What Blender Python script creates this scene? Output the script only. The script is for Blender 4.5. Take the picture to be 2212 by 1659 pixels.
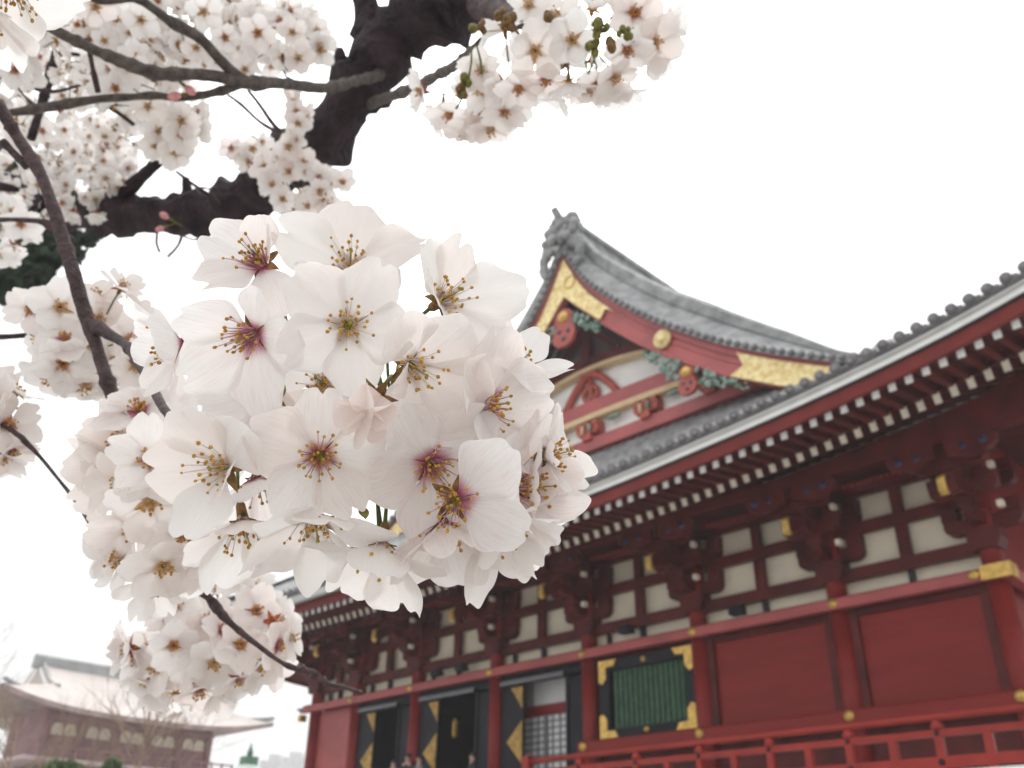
import bpy, math, random
from math import sin, cos, pi, radians, sqrt, atan2, exp
from mathutils import Vector, Matrix, noise
random.seed(7)
for o in list(bpy.data.objects): bpy.data.objects.remove(o)
SC = bpy.context.scene
COL = SC.collection
R = random.random
def RU(a, b): return random.uniform(a, b)
def lerp(a, b, t): return a + (b - a) * t
def sm(x, a, b):
    t = max(0, min(1, (x - a) / (b - a))); return t * t * (3 - 2 * t)
def interp(x, pts):
    if x <= pts[0][0]: return pts[0][1]
    for (a, b), (c, d) in zip(pts, pts[1:]):
        if x <= c: return b + (d - b) * (x - a) / (c - a)
    return pts[-1][1]

# ------------------------------------------------------------------ camera
FPX = 2005.7; CX, CY = 1106.0, 829.5           # focal length and centre in 2212 x 1659 pixels
PITCH, AZ, ROLL = radians(28.8), radians(44.4), radians(1.0)
CAM = Vector((0, 0, 1.6))
hd = Vector((-cos(AZ), sin(AZ), 0))
FW = hd * cos(PITCH) + Vector((0, 0, 1)) * sin(PITCH)
r0 = FW.cross(Vector((0, 0, 1))).normalized(); u0 = r0.cross(FW)
RT = r0 * cos(ROLL) + u0 * sin(ROLL); UP = u0 * cos(ROLL) - r0 * sin(ROLL)
def at(x, y, d): return CAM + (FW + RT * ((x - CX) / FPX) - UP * ((y - CY) / FPX)) * d
cam_d = bpy.data.cameras.new('camera'); cam = bpy.data.objects.new('camera', cam_d); COL.objects.link(cam)
mw = Matrix((RT, UP, -FW)).transposed().to_4x4(); mw.translation = CAM
cam.matrix_world = mw
cam_d.sensor_width = 36; cam_d.lens = 36 * FPX / 2212
cam_d.clip_start = 0.02; cam_d.clip_end = 3000
cam_d.dof.use_dof = True; cam_d.dof.focus_distance = 0.274; cam_d.dof.aperture_fstop = 28
SC.camera = cam
# ------------------------------------------------------------------ sky, sun, exposure
SUN_EL, SUN_AZ = radians(58), radians(100)
w = bpy.data.worlds.new('World'); SC.world = w; w.use_nodes = True
nt = w.node_tree; nt.nodes.clear()
sky = nt.nodes.new('ShaderNodeTexSky'); sky.sky_type = 'NISHITA'; sky.sun_disc = False
sky.sun_elevation = SUN_EL; sky.air_density = 1; sky.dust_density = 6; sky.ozone_density = 0.5
hs = nt.nodes.new('ShaderNodeHueSaturation'); hs.inputs['Saturation'].default_value = 0.12
mx = nt.nodes.new('ShaderNodeMix'); mx.data_type = 'RGBA'; mx.inputs[0].default_value = 0.72
mx.inputs[7].default_value = (9.4, 9.5, 9.5, 1)          # the even white of an overcast sky
bg = nt.nodes.new('ShaderNodeBackground'); bg.inputs[1].default_value = 0.12
ou = nt.nodes.new('ShaderNodeOutputWorld')
nt.links.new(sky.outputs[0], hs.inputs['Color']); nt.links.new(hs.outputs[0], mx.inputs[6])
tcw = nt.nodes.new('ShaderNodeTexCoord'); spw = nt.nodes.new('ShaderNodeSeparateXYZ'); nt.links.new(tcw.outputs['Generated'], spw.inputs[0])
mrw = nt.nodes.new('ShaderNodeMapRange'); mrw.inputs[1].default_value = 0; mrw.inputs[2].default_value = 1; mrw.inputs[3].default_value = .80; mrw.inputs[4].default_value = 1.75; nt.links.new(spw.outputs[2], mrw.inputs[0])
vmw = nt.nodes.new('ShaderNodeVectorMath'); vmw.operation = 'SCALE'; nt.links.new(mx.outputs[2], vmw.inputs[0]); nt.links.new(mrw.outputs[0], vmw.inputs['Scale'])
nt.links.new(vmw.outputs[0], bg.inputs[0]); nt.links.new(bg.outputs[0], ou.inputs[0])
sd = bpy.data.lights.new('sun', 'SUN'); sd.energy = 0.9; sd.angle = radians(25); sd.color = (1, .97, .93)
so = bpy.data.objects.new('sun', sd); COL.objects.link(so)
sdir = Vector((-cos(SUN_EL) * cos(SUN_AZ - radians(45.6)), cos(SUN_EL) * sin(SUN_AZ - radians(45.6)), sin(SUN_EL)))
sdir = Vector((hd.x * cos(SUN_EL), hd.y * cos(SUN_EL), sin(SUN_EL)))      # ahead of the camera, high
so.rotation_euler = sdir.to_track_quat('Z', 'Y').to_euler()
sky.sun_rotation = atan2(sdir.x, sdir.y)
vs = SC.view_settings; vs.view_transform = 'Standard'; vs.look = 'None'; vs.exposure = 0.15; vs.gamma = 1; vs.use_curve_mapping = False
SC.cycles.max_bounces = 10; SC.cycles.diffuse_bounces = 6; SC.cycles.transmission_bounces = 6; SC.cycles.volume_bounces = 1
SC.cycles.sample_clamp_indirect = 6

# ------------------------------------------------------------------ mesh helpers
class MB:
    def __init__(s): s.v = []; s.f = []; s.m = []; s.uv = {}; s.sm = []
    def add(s, vs, fs, m=0, smooth=False, uvs=None):
        b = len(s.v); s.v += [tuple(p) for p in vs]
        for f in fs:
            s.f.append([b + i for i in f]); s.m.append(m); s.sm.append(smooth)
        if uvs:
            for i, q in enumerate(uvs): s.uv[b + i] = q
        return s
    def box(s, a, b, m=0):
        (x0, y0, z0), (x1, y1, z1) = a, b
        return s.add([(x0,y0,z0),(x1,y0,z0),(x1,y1,z0),(x0,y1,z0),(x0,y0,z1),(x1,y0,z1),(x1,y1,z1),(x0,y1,z1)],
              [(0,3,2,1),(4,5,6,7),(0,1,5,4),(1,2,6,5),(2,3,7,6),(3,0,4,7)], m)
    def cbox(s, c, h, ax=None, m=0):          # centre, half sizes, axes
        c = Vector(c); ax = ax or (Vector((1,0,0)), Vector((0,1,0)), Vector((0,0,1)))
        vs = [c + ax[0]*h[0]*i + ax[1]*h[1]*j + ax[2]*h[2]*k for k in (-1,1) for i,j in ((-1,-1),(1,-1),(1,1),(-1,1))]
        return s.add(vs, [(0,3,2,1),(4,5,6,7),(0,1,5,4),(1,2,6,5),(2,3,7,6),(3,0,4,7)], m)
    def bar(s, p, q, w, h, m=0):               # rectangular bar p to q, upright height h
        p, q = Vector(p), Vector(q); d = (q - p); L = d.length; d.normalize()
        sx = d.cross(Vector((0,0,1)));
        if sx.length < 1e-4: sx = Vector((1,0,0))
        sx.normalize(); uz = sx.cross(d)
        return s.cbox((p + q)/2, (L/2, w/2, h/2), (d, sx, uz), m)
    def prism(s, poly, y0, y1, m=0, axis='y'):  # polygon of (x,z) extruded in y (or (y,z) in x)
        n = len(poly)
        if axis == 'y': vs = [(x,y0,z) for x,z in poly] + [(x,y1,z) for x,z in poly]
        elif axis == 'x': vs = [(y0,y,z) for y,z in poly] + [(y1,y,z) for y,z in poly]
        else: vs = [(x,y,y0) for x,y in poly] + [(x,y,y1) for x,y in poly]
        return s.add(vs, [tuple(range(n)), tuple(range(2*n-1, n-1, -1))] + [(i, i+n, (i+1)%n+n, (i+1)%n) for i in range(n)], m)
    def ribbon(s, secs, m=0, smooth=False, close=True, caps=True):   # list of cross sections (same count)
        n = len(secs[0]); vs = [p for sec in secs for p in sec]; fs = []
        for k in range(len(secs) - 1):
            for i in range(n if close else n - 1):
                j = (i + 1) % n
                fs.append((k*n+i, k*n+j, (k+1)*n+j, (k+1)*n+i))
        if caps and close: fs += [tuple(range(n-1,-1,-1)), tuple(range((len(secs)-1)*n, len(secs)*n))]
        return s.add(vs, fs, m, smooth)
    def tube(s, pts, rad, n=8, m=0, caps=True):
        P = [Vector(p) for p in pts]; secs = []; prev = None
        for i, p in enumerate(P):
            d = (P[min(i+1, len(P)-1)] - P[max(i-1, 0)])
            if d.length < 1e-9: d = Vector((0,0,1))
            d.normalize()
            if prev is None:
                prev = d.orthogonal().normalized()
            a = (prev - d * prev.dot(d)).normalized(); prev = a; b = d.cross(a)
            r = rad[i] if isinstance(rad, (list, tuple)) else rad
            rr = r if callable(r) else None
            secs.append([p + (a*cos(t)+b*sin(t)) * (rr(t) if rr else r) for t in [2*pi*k/n for k in range(n)]])
        return s.ribbon(secs, m, True, True, caps)
    def ball(s, c, r, n=8, k=6, m=0, sc=(1,1,1)):
        c = Vector(c); secs = []
        for j in range(k + 1):
            ph = pi * j / k; secs.append([c + Vector((sin(ph)*cos(2*pi*i/n)*r*sc[0], sin(ph)*sin(2*pi*i/n)*r*sc[1], cos(ph)*r*sc[2])) for i in range(n)])
        return s.ribbon(secs, m, True, True, False)
    def disc(s, c, r, ax, th, n=16, m=0):     # short cylinder along unit axis ax
        c = Vector(c); ax = Vector(ax).normalized()
        return s.tube([c - ax*th/2, c + ax*th/2], r, n, m)
    def build(s, name, mats, parent=None, mw=None):
        me = bpy.data.meshes.new(name); me.from_pydata(s.v, [], s.f)
        for mt in (mats if isinstance(mats, (list, tuple)) else [mats]): me.materials.append(mt)
        me.polygons.foreach_set('material_index', s.m); me.polygons.foreach_set('use_smooth', s.sm)
        if s.uv:
            l = me.uv_layers.new(name='UVMap')
            for lp in me.loops: l.data[lp.index].uv = s.uv.get(lp.vertex_index, (0, 0))
        me.update()
        return obj(name, me, parent, mw)
def obj(name, me, parent=None, mw=None):
    o = bpy.data.objects.new(name, me); COL.objects.link(o)
    if parent: o.parent = parent
    if mw is not None: o.matrix_local = mw
    return o
def thing(name, label, cat, loc=(0,0,0), group=None):
    o = bpy.data.objects.new(name, None); COL.objects.link(o); o.location = loc
    o.empty_display_size = .1; o['label'] = label; o['category'] = cat
    if group: o['group'] = group
    return o
def tag(o, label, cat, group=None):
    o['label'] = label; o['category'] = cat
    if group: o['group'] = group
    return o
def struct(o, kind='structure'): o['kind'] = kind; return o

# ------------------------------------------------------------------ materials
def mat(name, col, rough=.6, var=.15, scale=6, bump=0, metal=0, spec=.5, col2=None, bscale=None, stretch=(1,1,1)):
    m = bpy.data.materials.new(name); m.use_nodes = True; t = m.node_tree; b = t.nodes['Principled BSDF']
    b.inputs['Roughness'].default_value = rough; b.inputs['Metallic'].default_value = metal
    b.inputs['Specular IOR Level'].default_value = spec
    tc = t.nodes.new('ShaderNodeTexCoord'); mp = t.nodes.new('ShaderNodeMapping'); mp.inputs['Scale'].default_value = stretch
    t.links.new(tc.outputs['Object'], mp.inputs[0])
    n = t.nodes.new('ShaderNodeTexNoise'); n.inputs['Scale'].default_value = scale; n.inputs['Detail'].default_value = 5
    t.links.new(mp.outputs[0], n.inputs['Vector'])
    r = t.nodes.new('ShaderNodeValToRGB'); r.color_ramp.elements[0].position = .3; r.color_ramp.elements[1].position = .7
    c2 = col2 or [c * (1 - 2*var) for c in col]
    r.color_ramp.elements[0].color = (*c2, 1); r.color_ramp.elements[1].color = (*[min(1, c*(1+var*.6)) for c in col], 1)
    t.links.new(n.outputs['Fac'], r.inputs[0]); t.links.new(r.outputs[0], b.inputs['Base Color'])
    if bump:
        n2 = t.nodes.new('ShaderNodeTexNoise'); n2.inputs['Scale'].default_value = bscale or scale*3; n2.inputs['Detail'].default_value = 6
        t.links.new(mp.outputs[0], n2.inputs['Vector'])
        bp = t.nodes.new('ShaderNodeBump'); bp.inputs['Strength'].default_value = bump; bp.inputs['Distance'].default_value = .02
        t.links.new(n2.outputs['Fac'], bp.inputs['Height']); t.links.new(bp.outputs[0], b.inputs['Normal'])
    return m
M = {}
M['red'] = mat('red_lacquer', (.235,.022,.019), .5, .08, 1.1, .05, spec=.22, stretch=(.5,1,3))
M['redb'] = mat('lit_red_lacquer', (.30,.024,.016), .45, .14, 2, .05, spec=.3)  # brighter copy of the red, the railing's stronger light put into its colour
M['redg'] = mat('paler_red_lacquer', (.44,.09,.09), .5, .14, 1.2, .04)  # paler copy of the red for tie beam, gable and far corner panel
M['redd'] = mat('shaded_red_lacquer', (.115,.013,.012), .5, .25, 2, .05, spec=.25)  # darker copy of the red, under-eave shade put into its colour
M['plaster'] = mat('cream_plaster', (.84,.76,.61), .8, .05, 2, .03)
M['white'] = mat('white_paint', (.88,.88,.86), .6, .05, 3)
M['cream'] = mat('cream_paint', (.70,.52,.30), .6, .08, 4)
M['ecru'] = mat('ecru_paint', (.74,.66,.55), .6, .08, 4)
M['tile'] = mat('grey_roof_tile', (.30,.305,.31), .5, .25, 3, .1)
M['tiled'] = mat('dark_roof_tile', (.15,.14,.15), .42, .25, 4, .1)
M['gold'] = mat('gold_fitting', (.78,.50,.13), .38, .2, 9, .25, metal=.55, bscale=30)
M['goldd'] = mat('darker_gold', (.48,.29,.07), .45, .25, 7, .25, metal=.4, bscale=20)  # darker gold for the door fittings and lantern
M['goldp'] = mat('engraved_gilt_plate', (.92,.74,.40), .45, .28, 7, .6, metal=.12, bscale=14, col2=(.66,.44,.14))
M['black'] = mat('black_lacquer', (.009,.010,.017), .45, .2, 3, spec=.2)
M['dark'] = mat('dark_board', (.014,.012,.019), .6, .2, 3)
M['grey'] = mat('grey_gutter', (.55,.56,.56), .4, .08, 3, metal=.2)
M['green'] = mat('green_slat', (.05,.14,.075), .5, .2, 6)
M['leaf'] = mat('painted_green_carving', (.05,.15,.095), .6, .35, 5, .3, col2=(.34,.40,.37))
M['blue'] = mat('blue_paint', (.03,.03,.10), .5, .1, 4)
M['pend'] = mat('vermilion_carving', (.42,.07,.045), .5, .15, 4)
M['shoji'] = mat('shoji_paper', (.75,.75,.76), .8, .04, 3)
M['purple'] = mat('purple_underside', (.12,.07,.075), .7, .2, 3)  # dull purple tone for the gable board and rafters
M['paving'] = mat('stone_paving', (.42,.41,.39), .85, .12, .7, .2)
M['stone'] = mat('pale_stone', (.62,.61,.58), .8, .08, 2, .1)
M['conif'] = mat('conifer_green', (.03,.06,.03), .7, .35, 2, 0)
M['bark'] = mat('cherry_bark', (.095,.055,.055), .7, .3, 160, .6, col2=(.035,.02,.023), bscale=420)
M['bark2'] = mat('weathered_twig_bark', (.13,.105,.09), .7, .3, 120, .6, col2=(.05,.038,.036), bscale=380)
M['limb'] = mat('dark_limb_bark', (.052,.033,.040), .85, .3, 30, 1, col2=(.016,.010,.014), bscale=90)
def leafmat(name, col, var, scale):
    m = mat(name, col, .6, var, scale); t = m.node_tree; b = t.nodes['Principled BSDF']
    tr = t.nodes.new('ShaderNodeBsdfTranslucent'); ms = t.nodes.new('ShaderNodeMixShader'); ms.inputs[0].default_value = .35
    src = b.inputs['Base Color'].links[0].from_socket
    t.links.new(src, tr.inputs[0]); t.links.new(b.outputs[0], ms.inputs[1]); t.links.new(tr.outputs[0], ms.inputs[2])
    t.links.new(ms.outputs[0], t.nodes['Material Output'].inputs[0]); return m
M['sepal'] = leafmat('red_green_sepal', (.30,.17,.055), .35, 400)
M['sepalg'] = leafmat('green_sepal', (.27,.25,.055), .3, 400)
M['calyx'] = leafmat('amber_calyx', (.60,.32,.06), .3, 300)
M['calyxr'] = leafmat('russet_calyx', (.46,.12,.06), .3, 300)
M['pedicel'] = leafmat('green_pedicel', (.16,.22,.06), .25, 200)
M['filament'] = leafmat('pale_filament', (.90,.84,.80), .1, 300)
M['filamentp'] = leafmat('pink_filament', (.82,.50,.55), .3, 300)
M['anther'] = mat('orange_anther', (.66,.36,.035), .6, .3, 700, .3, col2=(.30,.13,.015))
M['pistil'] = leafmat('yellow_green_pistil', (.5,.42,.06), .2, 300)
M['bush'] = leafmat('bush_leaf', (.14,.20,.07), .3, 2)
M['drytwig'] = mat('dry_tan_twig', (.34,.23,.15), .8, .25, 3)
def petalmat(name, base, tip, reach, back=(.90,.845,.84)):
    m = bpy.data.materials.new(name); m.use_nodes = True; t = m.node_tree; t.nodes.clear()
    N = t.nodes.new; L = t.links.new
    uv = N('ShaderNodeUVMap'); uv.uv_map = 'UVMap'; sx = N('ShaderNodeSeparateXYZ'); L(uv.outputs[0], sx.inputs[0])
    mr = N('ShaderNodeMapRange'); mr.inputs[1].default_value = .02; mr.inputs[2].default_value = reach; mr.interpolation_type = 'SMOOTHSTEP'
    L(sx.outputs[1], mr.inputs[0])
    oi = N('ShaderNodeObjectInfo')
    mp = N('ShaderNodeMapping'); mp.inputs['Scale'].default_value = (34, 2.4, 1); L(uv.outputs[0], mp.inputs[0])
    L(oi.outputs['Location'], mp.inputs['Location'])
    vn = N('ShaderNodeTexNoise'); vn.inputs['Scale'].default_value = 1; vn.inputs['Detail'].default_value = 4; L(mp.outputs[0], vn.inputs['Vector'])
    ad = N('ShaderNodeMath'); ad.operation = 'MULTIPLY_ADD'; ad.inputs[1].default_value = .9; ad.inputs[2].default_value = -.45; L(vn.outputs['Fac'], ad.inputs[0])
    a2 = N('ShaderNodeMath'); a2.operation = 'ADD'; a2.use_clamp = True; L(mr.outputs[0], a2.inputs[0])
    ml = N('ShaderNodeMath'); ml.operation = 'MULTIPLY'; ml.inputs[1].default_value = .75; L(ad.outputs[0], ml.inputs[0]); L(ml.outputs[0], a2.inputs[1])
    c = N('ShaderNodeMix'); c.data_type = 'RGBA'; c.inputs[6].default_value = (*base, 1); c.inputs[7].default_value = (*tip, 1); L(a2.outputs[0], c.inputs[0])
    # soft blush blotches, another per petal
    bn = N('ShaderNodeTexNoise'); bn.inputs['Scale'].default_value = 1.7; L(uv.outputs[0], bn.inputs['Vector'])
    cr = N('ShaderNodeMapRange'); cr.inputs[1].default_value = .45; cr.inputs[2].default_value = .75; cr.inputs[4].default_value = .5; L(bn.outputs['Fac'], cr.inputs[0])
    c2 = N('ShaderNodeMix'); c2.data_type = 'RGBA'; L(cr.outputs[0], c2.inputs[0]); L(c.outputs[2], c2.inputs[6]); 
    mu = N('ShaderNodeMix'); mu.data_type = 'RGBA'; mu.blend_type = 'MULTIPLY'; mu.inputs[0].default_value = 1; mu.inputs[7].default_value = (.98,.92,.905,1); L(c.outputs[2], mu.inputs[6]); L(mu.outputs[2], c2.inputs[7])
    rnd = N('ShaderNodeMapRange'); rnd.inputs[1].default_value = .25; rnd.inputs[2].default_value = 1; rnd.inputs[4].default_value = .85; L(oi.outputs['Random'], rnd.inputs[0])
    pk = N('ShaderNodeMix'); pk.data_type = 'RGBA'; pk.blend_type = 'MULTIPLY'; pk.inputs[7].default_value = (1,.945,.925,1); L(rnd.outputs[0], pk.inputs[0]); L(c2.outputs[2], pk.inputs[6]); c2 = pk
    vo = N('ShaderNodeTexVoronoi'); vo.inputs['Scale'].default_value = 9; mp2 = N('ShaderNodeMapping'); L(uv.outputs[0], mp2.inputs[0]); L(oi.outputs['Location'], mp2.inputs['Location']); L(mp2.outputs[0], vo.inputs['Vector'])
    sp = N('ShaderNodeMapRange'); sp.inputs[1].default_value = .045; sp.inputs[2].default_value = .09; sp.inputs[3].default_value = .55; sp.inputs[4].default_value = 0; L(vo.outputs['Distance'], sp.inputs[0])
    pn = N('ShaderNodeMapRange'); pn.inputs[1].default_value = .80; pn.inputs[2].default_value = .84; sc_ = N('ShaderNodeSeparateColor'); L(vo.outputs['Color'], sc_.inputs[0]); L(sc_.outputs[0], pn.inputs[0])
    sm_ = N('ShaderNodeMath'); sm_.operation = 'MULTIPLY'; L(sp.outputs[0], sm_.inputs[0]); L(pn.outputs[0], sm_.inputs[1])
    c3 = N('ShaderNodeMix'); c3.data_type = 'RGBA'; L(sm_.outputs[0], c3.inputs[0]); L(c2.outputs[2], c3.inputs[6]); c3.inputs[7].default_value = (.62,.42,.22,1); c2 = c3
    bp = N('ShaderNodeBump'); bp.inputs['Strength'].default_value = .5; bp.inputs['Distance'].default_value = .0008; L(vn.outputs['Fac'], bp.inputs['Height'])
    d = N('ShaderNodeBsdfDiffuse'); tr = N('ShaderNodeBsdfTranslucent'); L(c2.outputs[2], d.inputs[0]); L(c2.outputs[2], tr.inputs[0]); L(bp.outputs[0], d.inputs['Normal'])
    ms = N('ShaderNodeMixShader'); ms.inputs[0].default_value = .58; L(d.outputs[0], ms.inputs[1]); L(tr.outputs[0], ms.inputs[2])
    g = N('ShaderNodeBsdfGlossy'); g.inputs['Roughness'].default_value = .45; ms2 = N('ShaderNodeMixShader'); ms2.inputs[0].default_value = .03
    L(ms.outputs[0], ms2.inputs[1]); L(g.outputs[0], ms2.inputs[2])
    o = N('ShaderNodeOutputMaterial'); L(ms2.outputs[0], o.inputs[0]); return m
TIP = (.905,.887,.872)
M['petal'] = petalmat('white_petal', (.88,.72,.62), TIP, .20)
M['petalm'] = petalmat('magenta_based_petal', (.66,.17,.33), TIP, .27)
M['petalr'] = petalmat('russet_based_petal', (.66,.26,.17), TIP, .20)
M['petalp'] = petalmat('blush_petal', (.88,.68,.64), (.90,.83,.80), .45)

# ------------------------------------------------------------------ ground
g = MB(); g.add([(-1500,-1500,0),(1500,-1500,0),(1500,1500,0),(-1500,1500,0)], [(0,1,2,3)])
struct(g.build('ground', M['paving']))

# ================================================================== main hall
HALL = thing('temple_hall', 'large red lacquered temple hall with grey tiled gable roof and white rafter ends', 'temple hall', (-16, 18, 0))
INV = Matrix.Translation((16, -18, 0))
def part(mb, name, m, parent=None, label=None):
    o = mb.build(name, m, parent or HALL)
    if parent is None: o.matrix_local = INV
    if label: o['label'] = label
    return o
COLX = [-27.25, -25.0, -22.07, -18.7, -15.4, -12.1, -8.67, -5.55]
XL, XR, XC = -27.25, -5.55, -16.05
EL, ER = -31.2, -1.55
TIPZ = [(-31.3,9.25),(-29,8.86),(-27,8.66),(-25,8.56),(-23,8.52),(-21,8.51),(-18,8.57),(-15,8.66),(-12.6,8.75),(-11.1,8.81),(-10,8.88),(-9,8.95),(-8,9.02),(-7,9.11),(-6,9.21),(-5.1,9.32),(-4.2,9.45),(-3.2,9.64),(-2.2,9.87),(-1.4,10.1)]
def T1(x):      # smoothed
    return (interp(x-.5,TIPZ)+interp(x,TIPZ)*2+interp(x+.5,TIPZ))/4
def T2(x): return T1(x) + .05 - .04*sm(x,-8,-2)
# stone base and veranda
b = MB(); b.box((-31,13.2,0),(-2,44,2.7)); b.box((-30.3,14.6,2.7),(-2.8,43.2,2.95))
part(b,'stone_base',M['stone'])
b = MB(); b.box((-30.0,14.75,2.95),(-3.1,43,3.28)); part(b,'veranda_floor',M['white'])
# walls behind the front: side and back
b = MB(); b.box((XR-.12,18.2,3.28),(XR+.0,42,10.4)); b.box((XL,18.2,3.28),(XL+.12,42,10.4)); b.box((XL,41.9,3.28),(XR,42,10.4))
part(b,'side_wall',M['red'])
for x in COLX:
    b = MB(); b.tube([(x,17.95,3.28),(x,17.95,6.74)],.205,20); b.tube([(x,17.95,6.74),(x,17.95,9.2)],.20,20); part(b,'column',M['red'])
for y in (21.5,25,28.5,32):
    b = MB(); b.tube([(XR,y,3.28),(XR,y,9.2)],.2,14); part(b,'column',M['red'])
b = MB(); b.prism([(17.62,6.73),(17.62,6.92),(17.66,6.96),(17.8,6.96),(17.8,6.73)],XL-.35,XR+.35,axis='x'); b.box((XR+.1,17.8,6.73),(XR+.33,42,6.96))
part(b,'tie_beam',M['redg'])
b = MB(); b.prism([(17.60,4.50),(17.60,4.76),(17.64,4.80),(17.8,4.80),(17.8,4.50)],-15.55,XR+.3,axis='x'); b.box((XR+.1,17.8,4.5),(XR+.3,42,4.8))
part(b,'sill_beam',M['red'])
b = MB(); b.prism([(17.72,3.28),(17.72,3.6),(17.9,3.6),(17.9,3.28)],-15.4,XR,axis='x'); part(b,'sill_beam',M['red'])
b = MB(); b.box((XL,17.86,7.30),(XR,18.02,7.55)); part(b,'head_beam',M['redd'])
b = MB(); b.box((XL,17.86,8.235),(XR,18.02,8.475)); part(b,'head_beam',M['redd'])
b = MB(); b.box((XL,17.86,9.03),(XR,18.02,9.3)); part(b,'head_beam',M['redd'])
b = MB(); b.box((XL,18.12,6.9),(XR,18.18,10.3)); part(b,'plaster_wall',M['plaster'])
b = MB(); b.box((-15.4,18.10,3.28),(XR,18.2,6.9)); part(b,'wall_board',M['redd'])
# bays above the tie beam
for i,(a,c) in enumerate(zip(COLX,COLX[1:])):
    m = (a+c)/2; 
    b = MB(); b.box((m-.115,17.9,7.55),(m+.115,18.04,8.235)); b.box((m-.105,17.9,8.475),(m+.105,18.04,9.03)); part(b,'bracket_strut',M['redd'])
    b = MB(); b.box((m-.05,17.98,6.96),(m+.05,18.1,7.3)); b.box((a+.55,17.98,6.96),(a+.62,18.1,7.3))if i<5 else None
    part(b,'strip_post',M['dark'])
# bay fillings below the tie beam
def wall_panel(a,c):
    b = MB(); b.box((a+.34,17.99,4.80),(c-.34,18.1,6.73)); o = part(b,'wall_panel',M['red'])
    b = MB()
    for (p,q) in (((a+.19,17.9,4.8),(a+.36,18.05,6.73)),((c-.36,17.9,4.8),(c-.19,18.05,6.73)),((a+.36,17.93,6.60),(c-.36,18.05,6.73))): b.box(p,q)
    f = b.build('panel_frame',M['redd'],o)
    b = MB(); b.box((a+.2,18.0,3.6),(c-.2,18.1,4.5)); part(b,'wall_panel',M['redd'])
wall_panel(-12.1,-8.67); wall_panel(-8.67,-5.55)
b = MB(); b.box((XL+.15,17.98,3.28),(-25.12,18.1,6.73)); part(b,'wall_panel',M['redg'])  # paler red here carries haze and reflected light in its colour
# lattice window
b = MB(); x0,x1,z0,z1 = -15.0,-12.24,4.83,6.62
b.box((x0,17.82,z0),(x0+.3,18.05,z1)); b.box((x1-.2,17.82,z0),(x1,18.05,z1)); b.box((x0+.3,17.82,z0),(x1-.2,18.05,z0+.2)); b.box((x0+.3,17.82,z1-.24),(x1-.2,18.05,z1)); b.box((x0,18.06,z0),(x1,18.1,z1))
W = part(b,'lattice_window',M['black'])
b = MB(); n = 15
for k in range(n):
    x = lerp(x0+.38,x1-.28,k/(n-1)); b.prism([(x-.06,17.98),(x,17.92),(x+.06,17.98),(x,18.04)],z0+.2,z1-.24,axis='z')
b.build('green_slats',M['green'],W)
for sx,sz in ((0,0),(1,0),(0,1),(1,1)):
    X = x0+.005 if sx==0 else x1-.005; Z = z0+.005 if sz==0 else z1-.005; dx = 1 if sx==0 else -1; dz = 1 if sz==0 else -1
    b = MB(); t = .2
    poly = [(X,Z),(X+dx*.55,Z),(X+dx*.46,Z+dz*t*.75),(X+dx*.22,Z+dz*t*.8),(X+dx*.22,Z+dz*.42),(X+dx*.1,Z+dz*.55),(X,Z+dz*.5)]
    b.prism(poly,17.795,17.818); b.build('corner_fitting',M['gold'],W)
for z in (z0+.1,z1-.12):
    b = MB(); b.disc(((x0+x1)/2,17.8,z),.065,(0,1,0),.04); b.build('gold_stud',M['gold'],W)
# gold bosses on beams at columns
for i,x in enumerate(COLX):
    if i in range(1,7):
        b = MB(); b.ball((x+.03,17.62,6.84),.075,12,8,sc=(1,.6,1)); b.disc((x+.03,17.615,6.84),.095,(0,1,0),.02); part(b,'gold_boss',M['gold'])
    if i>=4:
        b = MB(); b.ball((x+.03,17.60,4.68),.085,12,8,sc=(1,.7,1)); b.disc((x+.03,17.59,4.68),.10,(0,1,0),.02); part(b,'gold_boss',M['gold'])
b = MB(); b.box((XR-.16,17.58,6.72),(XR+.36,17.66,6.98)); b.ball((XR-.28,17.6,6.85),.1,12,8,sc=(1.1,.5,.9)); b.box((XR+.345,17.6,6.72),(XR+.38,17.95,6.98)); part(b,'corner_fitting',M['gold'])
b = MB(); b.box((XL-.62,17.7,6.76),(XL-.3,17.9,6.9)); b.prism([(XL-.95,6.93),(XL-.62,6.76),(XL-.62,6.93)],17.75,17.85); part(b,'beam_nose',M['tiled'])
b = MB(); b.box((XL-.66,17.68,6.5),(XL-.5,17.92,6.7)); part(b,'beam_nose',M['gold'])
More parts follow.
